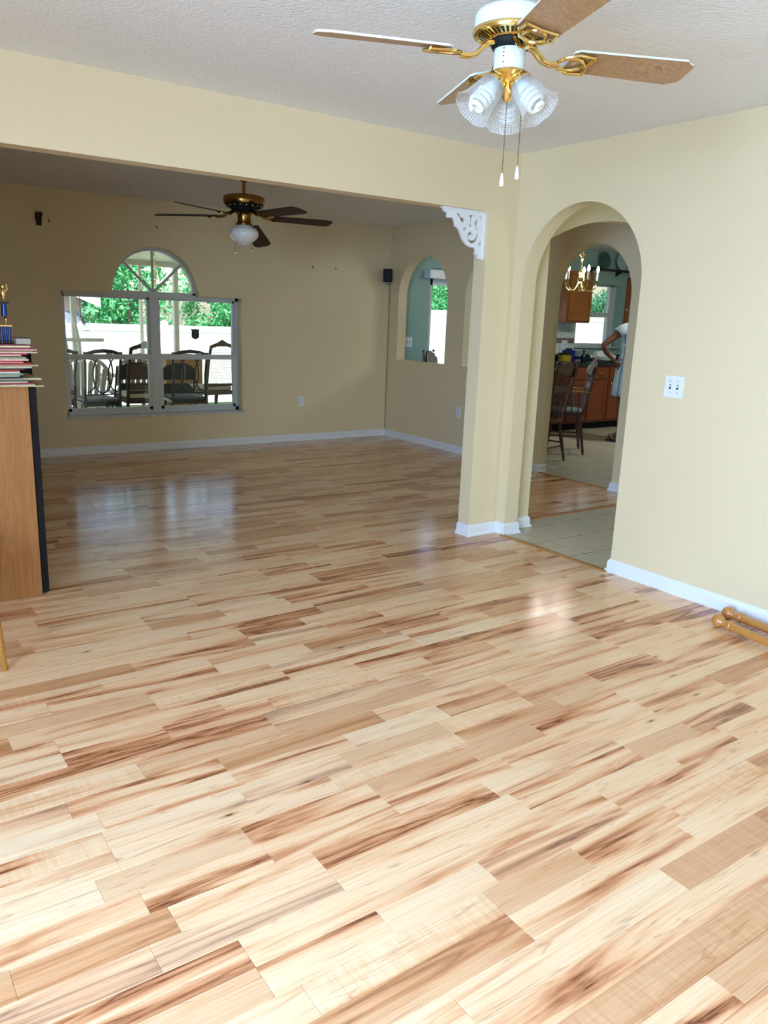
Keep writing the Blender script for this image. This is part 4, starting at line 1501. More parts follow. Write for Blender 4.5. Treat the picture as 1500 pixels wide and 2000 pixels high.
ring_chair((-1.272, 5.12, PZ), 0.06, 'black metal ring-back chair with its back to the left window half')
ring_chair((-1.76, 5.20, PZ), 0.35, 'black metal ring-back chair mostly hidden past the window edge')
ring_chair((-0.255, 5.12, PZ), -0.12, 'black metal ring-back chair in front of the navy folding chairs')


def slat_chair(loc, rz, label):
    """white resin garden armchair, fan of slats in an arched back, back towards -y"""
    t = thing('slat_armchair', label, 'chair', loc, rz)
    for k in range(7):
        x = -0.24 + 0.08 * k
        top = 0.86 - 0.9 * x * x * 1.6
        b = MB()
        b.prism([(x * 0.86 - 0.024, 0.40), (x * 0.86 + 0.024, 0.40), (x + 0.030, top - 0.04), (x, top), (x - 0.030, top - 0.04)], -0.008, 0.008,
                lambda u, v, w: (u, -0.22 - 0.20 * (v - 0.40) + w, v))
        b.build('back_slat', M['grey_chair'], t)
    b = MB()
    b.tube([(-0.28, -0.24, 0.50)] + [(0.29 * math.cos(a), -0.24 - 0.2 * (0.22 + 0.26 * math.sin(a)), 0.62 + 0.26 * math.sin(a)) for a in [PI - PI * i / 12 for i in range(13)]] + [(0.28, -0.24, 0.50)], 0.022, 8)
    b.build('back_hoop', M['grey_chair'], t, True)
    b = MB()
    b.bx(-0.27, 0.27, -0.24, 0.25, 0.375, 0.40)
    b.build('seat', M['grey_chair'], t, bevel=0.01)
    for sx in (-1, 1):
        b = MB()
        b.tube([(0.29 * sx, -0.28, 0.62), (0.31 * sx, 0.0, 0.62), (0.30 * sx, 0.24, 0.60), (0.28 * sx, 0.26, 0.40), (0.29 * sx, 0.28, 0)], 0.024, 8)
        b.build('arm', M['grey_chair'], t, True)
        b = MB()
        b.tube([(0.27 * sx, -0.22, 0.40), (0.29 * sx, -0.32, 0)], 0.024, 8)
        b.build('leg', M['grey_chair'], t, True)
    return t


slat_chair((-1.26, 5.92, PZ), 0.0, 'white slatted garden armchair seen through the ring-back chair')
slat_chair((-0.47, 6.47, PZ), 0.1, 'white slatted garden armchair beside the dark cane chair')


def cane_chair(loc, rz, label, m, arms=False):
    """tall cane-backed dining chair, back towards -y"""
    t = thing('cane_chair', label, 'chair', loc, rz)
    for sx in (-1, 1):
        b = MB()
        b.tube([(0.21 * sx, -0.27, 0), (0.195 * sx, -0.21, 0.40), (0.18 * sx, -0.23, 0.75), (0.155 * sx, -0.28, 1.02)], 0.02, 8)
        b.build('back_post', m, t, True)
        b = MB()
        b.tube([(0.185 * sx, 0.24, 0), (0.165 * sx, 0.20, 0.12), (0.19 * sx, 0.235, 0.30), (0.20 * sx, 0.225, 0.42)], [0.018, 0.016, 0.026, 0.03], 8)
        b.build('leg', m, t, True)
    b = MB()
    b.prism([(-0.175, 0.985), (-0.16, 1.03), (-0.06, 1.065), (0, 1.10), (0.06, 1.065), (0.16, 1.03), (0.175, 0.985), (0.08, 1.015), (-0.08, 1.015)], -0.30, -0.265, lambda u, v, w: (u, w, v))
    b.build('crest_rail', m, t, bevel=0.005)
    b = MB()
    b.tube([(-0.19, -0.215, 0.53), (0.19, -0.215, 0.53)], 0.018, 8)
    b.build('back_rail', m, t, True)
    # woven cane: real strands both ways
    b = MB()
    pos = lambda x, z: (x, -0.216 - 0.062 * ((z - 0.53) / 0.46) ** 1.3, z)
    for k in range(22):
        q = -1 + 2 * (k + 0.5) / 22
        b.tube([pos(q * 0.178, 0.535), pos(q * 0.168, 0.77), pos(q * 0.15, 1.01)], 0.0022, 4, cap=False)
    for k in range(30):
        z = 0.545 + 0.46 * k / 29
        wd = 0.183 - 0.035 * (z - 0.53) / 0.48
        b.tube([pos(-wd, z), pos(wd, z)], 0.0022, 4, cap=False)
    b.build('cane_panel', M['cane'], t)
    b = MB()
    b.prism([(-0.20, -0.21), (0.20, -0.21), (0.225, 0.24), (-0.225, 0.24)], 0.40, 0.455, lambda u, v, w: (u, v, w))
    b.build('seat_frame', m, t, bevel=0.006)
    b = MB()
    b.prism([(-0.19, -0.19), (0.19, -0.19), (0.215, 0.235), (-0.215, 0.235)], 0.4555, 0.51, lambda u, v, w: (u, v, w))
    b.build('seat_cushion', M['cushion'], t, bevel=0.02)
    return t


cane_chair((0.42, 5.92, PZ), 0.10, 'walnut cane-back dining chair with pale cushion at the right window edge', M['walnut'])
cane_chair((-0.745, 5.25, PZ), -0.05, 'dark cane-back chair standing behind the middle of the window', M['bladed'])


def fold_chair(loc, rz, label):
    t = thing('folding_chair', label, 'chair', loc, rz, 'navy folding chairs on the patio')
    prof = [(-0.215, 0.62), (0.215, 0.62), (0.215, 0.72), (0.17, 0.79), (0.08, 0.825), (-0.08, 0.825), (-0.17, 0.79), (-0.215, 0.72)]
    b = MB()
    b.prism(prof, -0.02, 0.0, lambda u, v, w: (u, -0.20 + w - 0.12 * (v - 0.62), v))
    b.build('backrest', M['navy'], t, bevel=0.008)
    b = MB()
    b.prism([(-0.20, 0.44), (0.20, 0.44), (0.20, 0.52), (0.15, 0.575), (-0.15, 0.575), (-0.20, 0.52)], -0.03, 0.0, lambda u, v, w: (u, -0.13 + w, v))
    b.build('back_pad', M['navy'], t, bevel=0.01)
    b = MB()
    b.bx(-0.20, 0.20, -0.19, 0.20, 0.42, 0.45)
    b.build('seat', M['navy'], t, bevel=0.012)
    for sx in (-1, 1):
        b = MB()
        b.tube([(0.225 * sx, 0.24, 0), (0.225 * sx, -0.10, 0.42), (0.22 * sx, -0.22, 0.78)], 0.011, 8)
        b.build('front_frame', M['blackm'], t, True)
        b = MB()
        b.tube([(0.205 * sx, -0.26, 0), (0.205 * sx, 0.02, 0.40)], 0.011, 8)
        b.build('leg', M['blackm'], t, True)
    return t


fold_chair((-0.19, 5.70, PZ), 0.0, 'navy vinyl folding chair standing open by the cardboard box')
fold_chair((-0.67, 5.82, PZ), 0.0, 'navy vinyl folding chair half behind the window mullion')
cx = thing('cardboard_box', 'tall brown cardboard carton standing on the patio', 'box', (0.21, 6.52, PZ), 0.0)
b = MB()
b.bx(-0.25, 0.25, -0.2, 0.2, 0, 0.86)
cbx = b.build('carton', M['card'], cx, bevel=0.003)
b = MB()
b.bx(-0.25, 0.25, -0.2, -0.003, 0.861, 0.865)
b.bx(-0.25, 0.25, 0.003, 0.2, 0.861, 0.865)
b.build('flap', M['card'], cx)
M['ink'] = mat('carton_ink', srgb(50, 36, 26), 0.8)
def text_obj(body, size, m, parent, loc, rot, ext=0.0006):
    cu = bpy.data.curves.new('lettering', 'FONT')
    cu.body = body
    cu.size = size
    cu.extrude = ext
    o = bpy.data.objects.new('lettering', cu)
    COL.objects.link(o)
    bpy.context.view_layer.update()
    me = bpy.data.meshes.new_from_object(o.evaluated_get(bpy.context.evaluated_depsgraph_get()))
    bpy.data.objects.remove(o)
    me.materials.append(m)
    q = bpy.data.objects.new('lettering', me)
    COL.objects.link(q)
    q.parent = parent
    q.location = loc
    q.rotation_euler = rot
    return q
text_obj('S', 0.10, M['ink'], cbx, (0.12, -0.2008, 0.58), (PI / 2, 0, 0))
text_obj('C', 0.05, M['ink'], cbx, (0.16, -0.2008, 0.78), (PI / 2, 0, 0))
# garden swing frame of pale bent poles
sw = thing('garden_swing_frame', 'pale wooden frame of leaning poles standing on the patio', 'frame', (-1.20, 6.72, PZ))
for pts in ([(-0.10, 0, 1.40), (0.0, -0.02, 1.05), (0.06, -0.05, 0.6), (0.08, -0.06, 0.0)], [(0.14, 0.05, 1.33), (0.19, 0.05, 1.0), (0.20, 0.02, 0.6), (0.2, 0, 0)], [(-0.28, 0, 1.18), (-0.12, -0.02, 0.86), (-0.02, -0.03, 0.5), (0.0, -0.04, 0.0)]):
    b = MB()
    b.tube(pts, [0.018, 0.026, 0.028, 0.028], 10)
    b.build('pole', M['paint'], sw, True)
b = MB()
b.tube([(-0.32, 0.03, 0.98), (0.0, 0.03, 1.03), (0.5, 0.05, 1.03)], 0.022, 8)
b.build('cross_pole', M['paint'], sw, True)
# thin bare twigs of a potted plant
tw = thing('potted_twigs', 'bare thin twigs of a potted plant outside the right window half', 'plant', (0.42, 7.0, PZ))
b = MB()
b.lathe([(0, 0), (0.10, 0), (0.14, 0.22), (0.15, 0.23), (0.13, 0.23), (0.12, 0.20), (0, 0.20)], 20)
b.build('pot', mat('clay_pot', srgb(150, 90, 64), 0.8), tw, True)
rg = random.Random(3)
b = MB()
for k in range(16):
    a = rg.uniform(-0.5, 0.5)
    b.tube([(0, 0, 0.2), (a * 0.4, rg.uniform(-.1, .1), 0.6), (a, rg.uniform(-.2, .2), rg.uniform(0.95, 1.2))], [0.004, 0.003, 0.0015], 5)
b.build('twigs', M['bark'], tw)
b = MB()
for k in range(7):
    b.tube([(0, 0, 1.35), (0.03 + 0.01 * k, 0, 1.15), (0.07 + 0.018 * k, 0, 0.95), (0.12 + 0.022 * k, 0, 0.70)], 0.0028, 5)
b.tube([(0, 0, 1.30), (0, 0, 1.60)], 0.006, 6)
o = b.build('rope_tassel', mat('rope_teal', srgb(60, 120, 140), 0.8))
o.location = (-0.86, 7.2, PZ)
tag(o, 'teal rope ends hanging from the slim patio post', 'rope')

# ------------------------------------------------------------------ dining corner: pressed-back chairs, pedestal table, chandelier
def turned(b, p0, p1, r, n=10):
    """turned leg between two points: taper with rings"""
    p0, p1 = Vector(p0), Vector(p1)
    st = [(0.0, 0.62), (0.08, 0.70), (0.10, 0.95), (0.13, 0.95), (0.15, 0.72), (0.45, 1.0), (0.62, 1.08), (0.64, 0.8), (0.67, 1.1), (0.70, 0.8), (0.85, 1.0), (1.0, 0.72)]
    b.tube([p0.lerp(p1, t) for t, _ in st], [r * k for _, k in st], n)


def press_chair(loc, rz, label, m, arms=False, pad=None):
    """faces local +y"""
    t = thing('pressed_back_chair', label, 'chair', loc, rz)
    for sx in (-1, 1):
        for sy in (-1, 1):
            b = MB()
            turned(b, (0.215 * sx, 0.205 * sy - 0.01 * (sy < 0), 0), (0.15 * sx, 0.15 * sy, 0.43), 0.019)
            b.build('leg', m, t, True)
    b = MB()
    for z, k in ((0.14, 0.92), (0.24, 0.86)):
        b.tube([(-0.20 * k, 0.19 * k, z), (0.20 * k, 0.19 * k, z)], 0.009, 8)
    b.tube([(-0.175, -0.18, 0.20), (-0.175, 0.17, 0.20)], 0.009, 8)
    b.tube([(0.175, -0.18, 0.20), (0.175, 0.17, 0.20)], 0.009, 8)
    b.tube([(-0.18, -0.185, 0.16), (0.18, -0.185, 0.16)], 0.009, 8)
    b.build('stretcher', m, t, True)
    b = MB()
    prof = [(0.205 * math.copysign(abs(math.cos(a)) ** 0.6, math.cos(a)), 0.205 * math.copysign(abs(math.sin(a)) ** 0.6, math.sin(a))) for a in [2 * PI * i / 32 for i in range(32)]]
    b.prism(prof, 0.425, 0.46, lambda u, v, w: (u, v, w))
    b.build('seat', m, t, bevel=0.012)
    yb = lambda z: -0.175 - 0.19 * (z - 0.45)
    for sx in (-1, 1):
        b = MB()
        turned(b, (0.17 * sx, yb(0.45), 0.445), (0.205 * sx, yb(1.02), 1.02), 0.016)
        b.ball((0.207 * sx, yb(1.045), 1.045), 0.017, 10, 6)
        b.build('back_post', m, t, True)
    crest = [(-0.21, 0.885), (0.21, 0.885), (0.215, 0.965), (0.17, 0.99), (0.12, 1.03), (0.06, 1.05), (0, 1.055), (-0.06, 1.05), (-0.12, 1.03), (-0.17, 0.99), (-0.215, 0.965)]
    b = MB()
    b.prism(crest, -0.010, 0.010, lambda u, v, w: (u, yb(v) + w + 0.05 * (u / 0.21) ** 2 * 0.5, v))
    b.build('crest_rail', m, t, bevel=0.004)
    b = MB()
    b.prism([(-0.20, 0.735), (0.20, 0.735), (0.20, 0.80), (-0.20, 0.80)], -0.009, 0.009, lambda u, v, w: (u, yb(v) + w, v))
    b.build('mid_rail', m, t, bevel=0.003)
    for k in range(6):
        x = -0.125 + 0.05 * k
        b = MB()
        turned(b, (x * 1.06, yb(0.795), 0.795), (x * 1.1, yb(0.89), 0.89), 0.0075, 8)
        b.build('spindle', m, t, True)
        b = MB()
        turned(b, (x, yb(0.455), 0.455), (x * 1.06, yb(0.74), 0.74), 0.009, 8)
        b.build('spindle', m, t, True)
    if arms:
        for sx in (-1, 1):
            b = MB()
            b.tube([(0.19 * sx, yb(0.70), 0.70), (0.245 * sx, -0.05, 0.705), (0.255 * sx, 0.10, 0.70), (0.245 * sx, 0.19, 0.695)], [0.016, 0.02, 0.024, 0.026], 10, flat=0.6)
            ao = b.build('arm', M['gold'], t, True)
            for y in (-0.12, -0.05, 0.02, 0.10):
                b = MB()
                turned(b, (0.185 * sx, y, 0.455), (0.245 * sx, y + 0.01, 0.695), 0.009, 8)
                b.build('arm_spindle', m, ao, True)
    if pad:
        b = MB()
        b.prism([(u * 0.92, v * 0.92) for u, v in prof], 0.4605, 0.495, lambda u, v, w: (u, v, w))
        b.build('seat_pad', pad, t, bevel=0.014)
    return t


M['padgrey'] = mat('seat_pad_grey', srgb(150, 160, 160), 0.9, bump=0.2)
press_chair((2.42, 1.99, 0), math.radians(14), 'cherry pressed-back chair with its back to the kitchen arch', M['cherry'])
press_chair((3.15, 2.30, 0), math.radians(48), 'cherry pressed-back armchair with grey pad and golden arms by the table', M['cherry'], True, M['padgrey'])
press_chair((2.43, 3.50, 0), math.radians(215), 'cherry pressed-back chair showing above the pass-through sill', M['cherry'])
tb = thing('pedestal_table', 'round oak pedestal table under the chandelier', 'table', (2.66, 2.80, 0))
b = MB()
b.lathe([(0, 0.715), (0.50, 0.715), (0.515, 0.725), (0.515, 0.742), (0.50, 0.75), (0, 0.75)], 48)
b.build('tabletop', M['gold'], tb, True)
b = MB()
b.lathe([(0, 0.12), (0.10, 0.12), (0.11, 0.20), (0.07, 0.26), (0.06, 0.40), (0.085, 0.55), (0.06, 0.62), (0.10, 0.70), (0.14, 0.7145), (0, 0.7145)], 24)
b.build('pedestal', M['gold'], tb, True)
for k in range(4):
    a = PI / 4 + k * PI / 2 + 0.2
    b = MB()
    b.tube([(0.08 * math.cos(a), 0.08 * math.sin(a), 0.20), (0.22 * math.cos(a), 0.22 * math.sin(a), 0.14), (0.38 * math.cos(a), 0.38 * math.sin(a), 0.04), (0.44 * math.cos(a), 0.44 * math.sin(a), 0.028)], [0.045, 0.04, 0.032, 0.026], 10)
    b.build('foot', M['gold'], tb, True)

CHX, CHY, CHZ = 3.27, 2.36, 2.44
M['bulb'] = glow('candle_bulb', (1.0, 0.95, 0.84), 160.0)
M['candle'] = mat('candle_sleeve', srgb(244, 240, 226), 0.5, var=0.01)
cd = thing('chandelier', 'brass candle chandelier with five lit bulbs over the dining corner', 'chandelier', (CHX, CHY, CHZ))
b = MB()
b.lathe([(0, 0), (0.06, 0), (0.062, -0.01), (0.045, -0.025), (0.012, -0.035), (0, -0.035)], 24)
b.build('canopy', M['brass'], cd, True)
b = MB()
for k in range(7):
    z = -0.045 - 0.032 * k
    ang = PI / 2 * (k % 2)
    b.tube([tuple(rotz(ang) @ Vector((0.008 * math.cos(q), 0, 0.019 * math.sin(q))) + Vector((0, 0, z))) for q in [2 * PI * i / 10 for i in range(10)]], 0.0025, 6, closed=True)
b.build('chain', M['brass'], cd, True)
b = MB()
b.lathe([(0, -0.26), (0.012, -0.262), (0.034, -0.268), (0.038, -0.276), (0.020, -0.292), (0.012, -0.302), (0.018, -0.318), (0.012, -0.332), (0.008, -0.345), (0.008, -0.43), (0.014, -0.44), (0.020, -0.455), (0.026, -0.47),
         (0.022, -0.49), (0.030, -0.51), (0.032, -0.54), (0.024, -0.56), (0.030, -0.575), (0.020, -0.60), (0.012, -0.625), (0.010, -0.64), (0.016, -0.652), (0.010, -0.666), (0, -0.672)], 24)
b.build('stem', M['brass'], cd, True)
for k in range(5):
    a = 0.55 + 2 * PI * k / 5
    ca, sa = math.cos(a), math.sin(a)
    b = MB()
    pts = [(0.022, -0.56), (0.045, -0.615), (0.085, -0.655), (0.130, -0.655), (0.168, -0.620), (0.182, -0.575), (0.182, -0.555)]
    b.tube([(r * ca, r * sa, z) for r, z in pts], 0.007, 8)
    ar = b.build('arm', M['brass'], cd, True)
    b = MB()
    b.lathe([(0, -0.556), (0.010, -0.556), (0.032, -0.546), (0.035, -0.542), (0.030, -0.542), (0.010, -0.548), (0, -0.548)], 18, Matrix.Translation((0.182 * ca, 0.182 * sa, 0)))
    b.build('drip_pan', M['brass'], ar, True)
    b = MB()
    b.lathe([(0, -0.547), (0.0105, -0.547), (0.0105, -0.455), (0, -0.455)], 14, Matrix.Translation((0.182 * ca, 0.182 * sa, 0)))
    b.build('candle', M['candle'], ar, True)
    b = MB()
    b.lathe([(0, -0.4545), (0.008, -0.452), (0.014, -0.436), (0.015, -0.424), (0.010, -0.404), (0.004, -0.392), (0, -0.388)], 14, Matrix.Translation((0.182 * ca, 0.182 * sa, 0)))
    b.build('flame_bulb', M['bulb'], cd, True)

kl = thing('ceiling_fill_light', 'round white dome ceiling light, unseen, added to brighten the kitchen', 'ceiling light', (4.7, 1.5, H))  # added lamp, out of view, lifts the light on kitchen tiles and cabinets
b = MB()
b.lathe([(0, 0), (0.19, 0), (0.19, -0.02), (0.175, -0.028), (0, -0.028)], 32)
b.build('base', M['enamel'], kl, True)
b = MB()
b.lathe([(0.17, -0.0285), (0.165, -0.06), (0.12, -0.095), (0.06, -0.11), (0, -0.113)], 32)
b.build('diffuser', glow('dome_glow', (0.95, 1.0, 0.92), 85.0), kl, True)

# ------------------------------------------------------------------ kitchen cabinets and counter
def cab_door(b_name, parent, x0, x1, z0, z1, y, m, knob_x=None, pull=None):
    b = MB()
    b.bx(x0, x1, y - 0.020, y, z0, z1)
    d = b.build(b_name, m, parent, bevel=0.003)
    e = 0.05
    if z1 - z0 > 0.25:
        for q in ((x0 + 0.004, x0 + e, z0 + 0.004, z1 - 0.004), (x1 - e, x1 - 0.004, z0 + 0.004, z1 - 0.004), (x0 + e, x1 - e, z0 + 0.004, z0 + e), (x0 + e, x1 - e, z1 - e, z1 - 0.004)):
            s = MB()
            s.bx(q[0], q[1], y - 0.028, y - 0.0205, q[2], q[3])
            s.build('stile', m, d, bevel=0.002)
    b = MB()
    kx, kz, horiz = pull
    if horiz:
        b.tube([(kx - 0.04, y - 0.021, kz), (kx - 0.035, y - 0.045, kz), (kx + 0.035, y - 0.045, kz), (kx + 0.04, y - 0.021, kz)], 0.005, 8)
    else:
        b.ball((kx, y - 0.038, kz), 0.014, 12, 6)
        b.tube([(kx, y - 0.02, kz), (kx, y - 0.034, kz)], 0.006, 8)
    b.build('pull', mat('satin_nickel', srgb(214, 210, 200), 0.25, metal=1.0), d, True)
    return d


blabels = ['dark oak base cabinet at the counter end behind the dining chairs', 'dark oak base cabinet below the blue box on the counter', 'dark oak base cabinet below the white bag on the counter',
           'dark oak base cabinet under the sink window, nearer the bag', 'dark oak base cabinet under the sink window behind the person', 'dark oak base cabinet in the kitchen corner']
FY = 3.49
for i, (x0, x1) in enumerate(((4.02, 4.46), (4.46, 4.86), (4.86, 5.27), (5.27, 5.72), (5.72, 6.2), (6.2, 6.7))):
    t = thing('base_cabinet', blabels[i], 'cabinet', ((x0 + x1) / 2, FY, 0), 0, 'base cabinets along the kitchen wall')
    h = (x1 - x0) / 2 - 0.0015
    b = MB()
    b.bx(-h, h, 0, 0.595, 0.10, 0.878)
    b.build('body', M['cabred'], t)
    b = MB()
    b.bx(-h, h, 0.07, 0.59, 0.0, 0.0995)
    b.build('toe_kick', M['black'], t)
    cab_door('drawer', t, -h + 0.02, h - 0.02, 0.70, 0.855, -0.0005, M['cabred'], pull=(0, 0.78, True))
    cab_door('door', t, -h + 0.02, h - 0.02, 0.13, 0.67, -0.0005, M['cabred'], pull=(-h + 0.05, 0.63, False))
M['granite'] = mat('dark_granite', (0.02, 0.024, 0.024), 0.18, var=0.6, vscale=80)
b = MB()
b.bx(4.0, 6.72, FY - 0.03, YF - 0.001, 0.8785, 0.918)
b.bx(4.0, 6.72, YF - 0.02, YF - 0.001, 0.9185, 1.0)
tag(b.build('worktop', M['granite'], bevel=0.004), 'dark granite worktop running under the kitchen window', 'worktop')

for nm, lab, x0, x1, z0, z1 in (('wall_cabinet', 'honey oak wall cabinet hanging left of the sink window', 4.60, 5.09, 1.44, 2.12), ('wall_cabinet', 'honey oak wall cabinet hanging right of the sink window', 6.22, 6.8, 1.44, 2.12)):
    t = thing(nm, lab, 'cabinet', (0, 3.77, 0))
    b = MB()
    b.bx(x0, x1, 0, YF - 3.771, z0, z1)
    b.build('body', M['cab'], t)
    b = MB()
    b.bx(x0, x1 , -0.012, -0.0003, z0, z1)
    b.build('face_frame', M['cab'], t)
    cab_door('door', t, x0 + 0.035, x1 - 0.02, z0 + 0.025, z1 - 0.03, -0.0125, M['cab'], pull=(x1 - 0.05, z0 + 0.08, False))

# tiled splashback behind the counter
M['wtile'] = mat('white_wall_tile', srgb(224, 226, 220), 0.2, var=0.03)
M['mosaic'] = mat('mosaic_tile', srgb(140, 116, 98), 0.3, var=0.4, vscale=30)
b = MB()
b.bx(4.02, 5.19, YF - 0.006, YF - 0.0005, 1.001, 1.437)
spb = tag(b.build('wall_splashback', M['grout']), kind='structure')
for i in range(8):
    x0 = 4.025 + 0.1456 * i
    for z0, z1, m in ((1.003, 1.155, 'wtile'), (1.225, 1.435, 'wtile')):
        b = MB()
        b.bx(x0, x0 + 0.142, YF - 0.011, YF - 0.0062, z0, z1)
        b.build('tile', M[m], spb)
    for k in range(3):
        b = MB()
        b.bx(x0 + 0.0485 * k, x0 + 0.0485 * k + 0.045, YF - 0.011, YF - 0.0062, 1.16, 1.22)
        b.build('mosaic_tile', M['mosaic'], spb)
plate('wall_outlet', 'white wall outlet on the tiled kitchen splashback', 'outlet', (4.98, YF - 0.0115, 1.135), 0, 0.116, 0.115, 'switch')

# plate shelf over the window
ps = thing('plate_shelf', 'long dark plate shelf above the kitchen window', 'shelf', (5.85, YF - 0.0005, 2.185))
b = MB()
b.bx(-0.62, 0.75, -0.11, 0, 0, 0.022)
b.build('board', M['bladed'], ps)
for x in (-0.5, 0.1, 0.65):
    b = MB()
    b.prism([(0, -0.0005), (-0.09, -0.0005), (-0.08, -0.02), (0, -0.07)], x - 0.01, x + 0.01, lambda u, v, w: (w, u, v))
    b.build('bracket', M['bladed'], ps)
for x, m, lab in ((5.98, mat('plate_glass', srgb(176, 200, 196), 0.1), 'pale glass plate standing on the dark plate shelf'), (5.62, mat('plate_shadow_teal', srgb(60, 92, 92), 0.25), 'dark teal plate standing in for the shadow on the plate shelf')):  # the teal one stands in for a dark shadow beside the pale plate
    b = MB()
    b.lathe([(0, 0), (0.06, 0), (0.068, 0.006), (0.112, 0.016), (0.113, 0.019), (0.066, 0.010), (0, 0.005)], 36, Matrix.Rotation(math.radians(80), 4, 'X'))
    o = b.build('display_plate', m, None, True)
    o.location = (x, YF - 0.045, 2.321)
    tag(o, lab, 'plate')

# things on the worktop
ZW = 0.9185
t = thing('storage_jar', 'yellow storage tub with dark lid at the end of the worktop', 'jar', (4.62, 3.72, ZW))
b = MB(); b.lathe([(0, 0), (0.07, 0), (0.085, 0.01), (0.088, 0.095), (0, 0.095)], 28); b.build('tub', mat('tub_yellow', srgb(176, 146, 20), 0.35, var=0.2), t, True)
b = MB(); b.lathe([(0, 0.0955), (0.092, 0.0955), (0.092, 0.115), (0.03, 0.122), (0.02, 0.138), (0, 0.14)], 28); b.build('lid', M['black'], t, True)
t = thing('blue_carton', 'deep blue carton standing on the worktop', 'carton', (4.80, 3.82, ZW), 0.2)
b = MB(); b.bx(-0.085, 0.085, -0.05, 0.05, 0, 0.15); b.build('carton', mat('carton_blue', srgb(24, 34, 140), 0.5, var=0.2), t, bevel=0.003)
b = MB(); b.prism([(-0.085, 0.1505), (0.085, 0.1505), (0.06, 0.178), (-0.06, 0.178)], -0.01, 0.01, lambda u, v, w: (u, w, v)); b.build('flap', M['navy'], t)
t = thing('mixing_bowl', 'white mixing bowl with blue side on the worktop', 'bowl', (5.02, 3.84, ZW))
b = MB(); b.lathe([(0, 0), (0.06, 0), (0.065, 0.01), (0.10, 0.07), (0.125, 0.15), (0.128, 0.152), (0.122, 0.15), (0.095, 0.07), (0.055, 0.014), (0, 0.012)], 32); b.build('bowl', mat('bowl_white', srgb(206, 218, 226), 0.3), t, True)
b = MB(); b.lathe([(0.082, 0.035), (0.0855, 0.035), (0.1035, 0.07), (0.1, 0.07), (0.082, 0.035)], 32); b.build('blue_band', mat('bowl_blue', srgb(40, 60, 150), 0.3), t, True)
t = thing('dark_bottle', 'short dark bottle beside the mixing bowl', 'bottle', (4.93, 3.66, ZW))
b = MB(); b.lathe([(0, 0), (0.034, 0), (0.036, 0.01), (0.036, 0.09), (0.016, 0.115), (0.014, 0.14), (0, 0.14)], 20); b.build('bottle', mat('bottle_dark', srgb(20, 24, 40), 0.15), t, True)
b = MB(); b.lathe([(0, 0.1405), (0.017, 0.1405), (0.017, 0.16), (0, 0.16)], 16); b.build('cap', M['black'], t, True)
t = thing('plastic_bag', 'crumpled white plastic bag lying on the worktop', 'bag', (5.27, 3.59, ZW), 0.0)
b = MB()
rg = random.Random(12)
prof = [(0.0, -0.2), (0.05, -0.19), (0.075, -0.12), (0.08, 0.0), (0.07, 0.1), (0.045, 0.17), (0.018, 0.2), (0.03, 0.23), (0.0, 0.235)]
b.lathe(prof, 26, Matrix.Translation((0, 0, 0.084)) @ Matrix.Rotation(PI / 2 + 0.06, 4, 'Y'), lambda i, q: 0.88 + 0.09 * math.sin(5 * q + i * 1.3) + 0.05 * math.sin(11 * q - i))
b.build('bag', mat('bag_white', srgb(222, 228, 222), 0.4, bump=0.5, bscale=30), t, True)
b = MB()
b.tube([(-0.22, 0, 0.075), (-0.25, 0.02, 0.09), (-0.27, -0.01, 0.06)], [0.012, 0.02, 0.008], 8)
b.build('knot', mat('bag_white_knot', srgb(222, 228, 222), 0.4), t, True)
t = thing('kitchen_faucet', 'grey gooseneck faucet below the sink window', 'faucet', (5.73, 3.98, ZW))
b = MB()
b.tube([(0, 0, 0.02), (0, 0, 0.20)] + [(0, -0.07 + 0.07 * math.cos(a), 0.26 + 0.07 * math.sin(a)) for a in [PI * i / 10 for i in range(11)]] + [(0, -0.14, 0.20)], 0.011, 10)
b.build('spout', mat('faucet_steel', srgb(120, 130, 134), 0.25, metal=1.0), t, True)
b = MB(); b.lathe([(0, 0), (0.03, 0), (0.028, 0.012), (0.016, 0.03), (0, 0.03)], 20); b.build('base', mat('faucet_steel_base', srgb(120, 130, 134), 0.25, metal=1.0), t, True)
b = MB(); b.tube([(0.03, 0, 0.02), (0.06, 0, 0.05), (0.09, 0, 0.06)], 0.007, 8); b.build('lever', mat('faucet_steel_lever', srgb(120, 130, 134), 0.25, metal=1.0), t, True)

# ------------------------------------------------------------------ person standing at the counter, hand on hip
def skin_mesh(name, nodes, edges, m, levels=2, root=0):
    me = bpy.data.meshes.new('tmp')
    me.from_pydata([n[:3] for n in nodes], edges, [])
    o = bpy.data.objects.new('tmp', me)
    COL.objects.link(o)
    md = o.modifiers.new('s', 'SKIN')
    md.use_smooth_shade = True
    sv = me.skin_vertices[0].data
    for i, n in enumerate(nodes):
        sv[i].radius = (n[3], n[4] if len(n) > 4 else n[3])
        sv[i].use_root = i == root
    o.modifiers.new('d', 'SUBSURF').levels = levels
    o.modifiers['d'].render_levels = levels
    bpy.context.view_layer.update()
    out = bpy.data.meshes.new_from_object(o.evaluated_get(bpy.context.evaluated_depsgraph_get()))
    bpy.data.objects.remove(o)
    out.materials.clear()
    out.materials.append(m)
    out.polygons.foreach_set('use_smooth', [True] * len(out.polygons))
    q = bpy.data.objects.new(name, out)
    COL.objects.link(q)
    return q


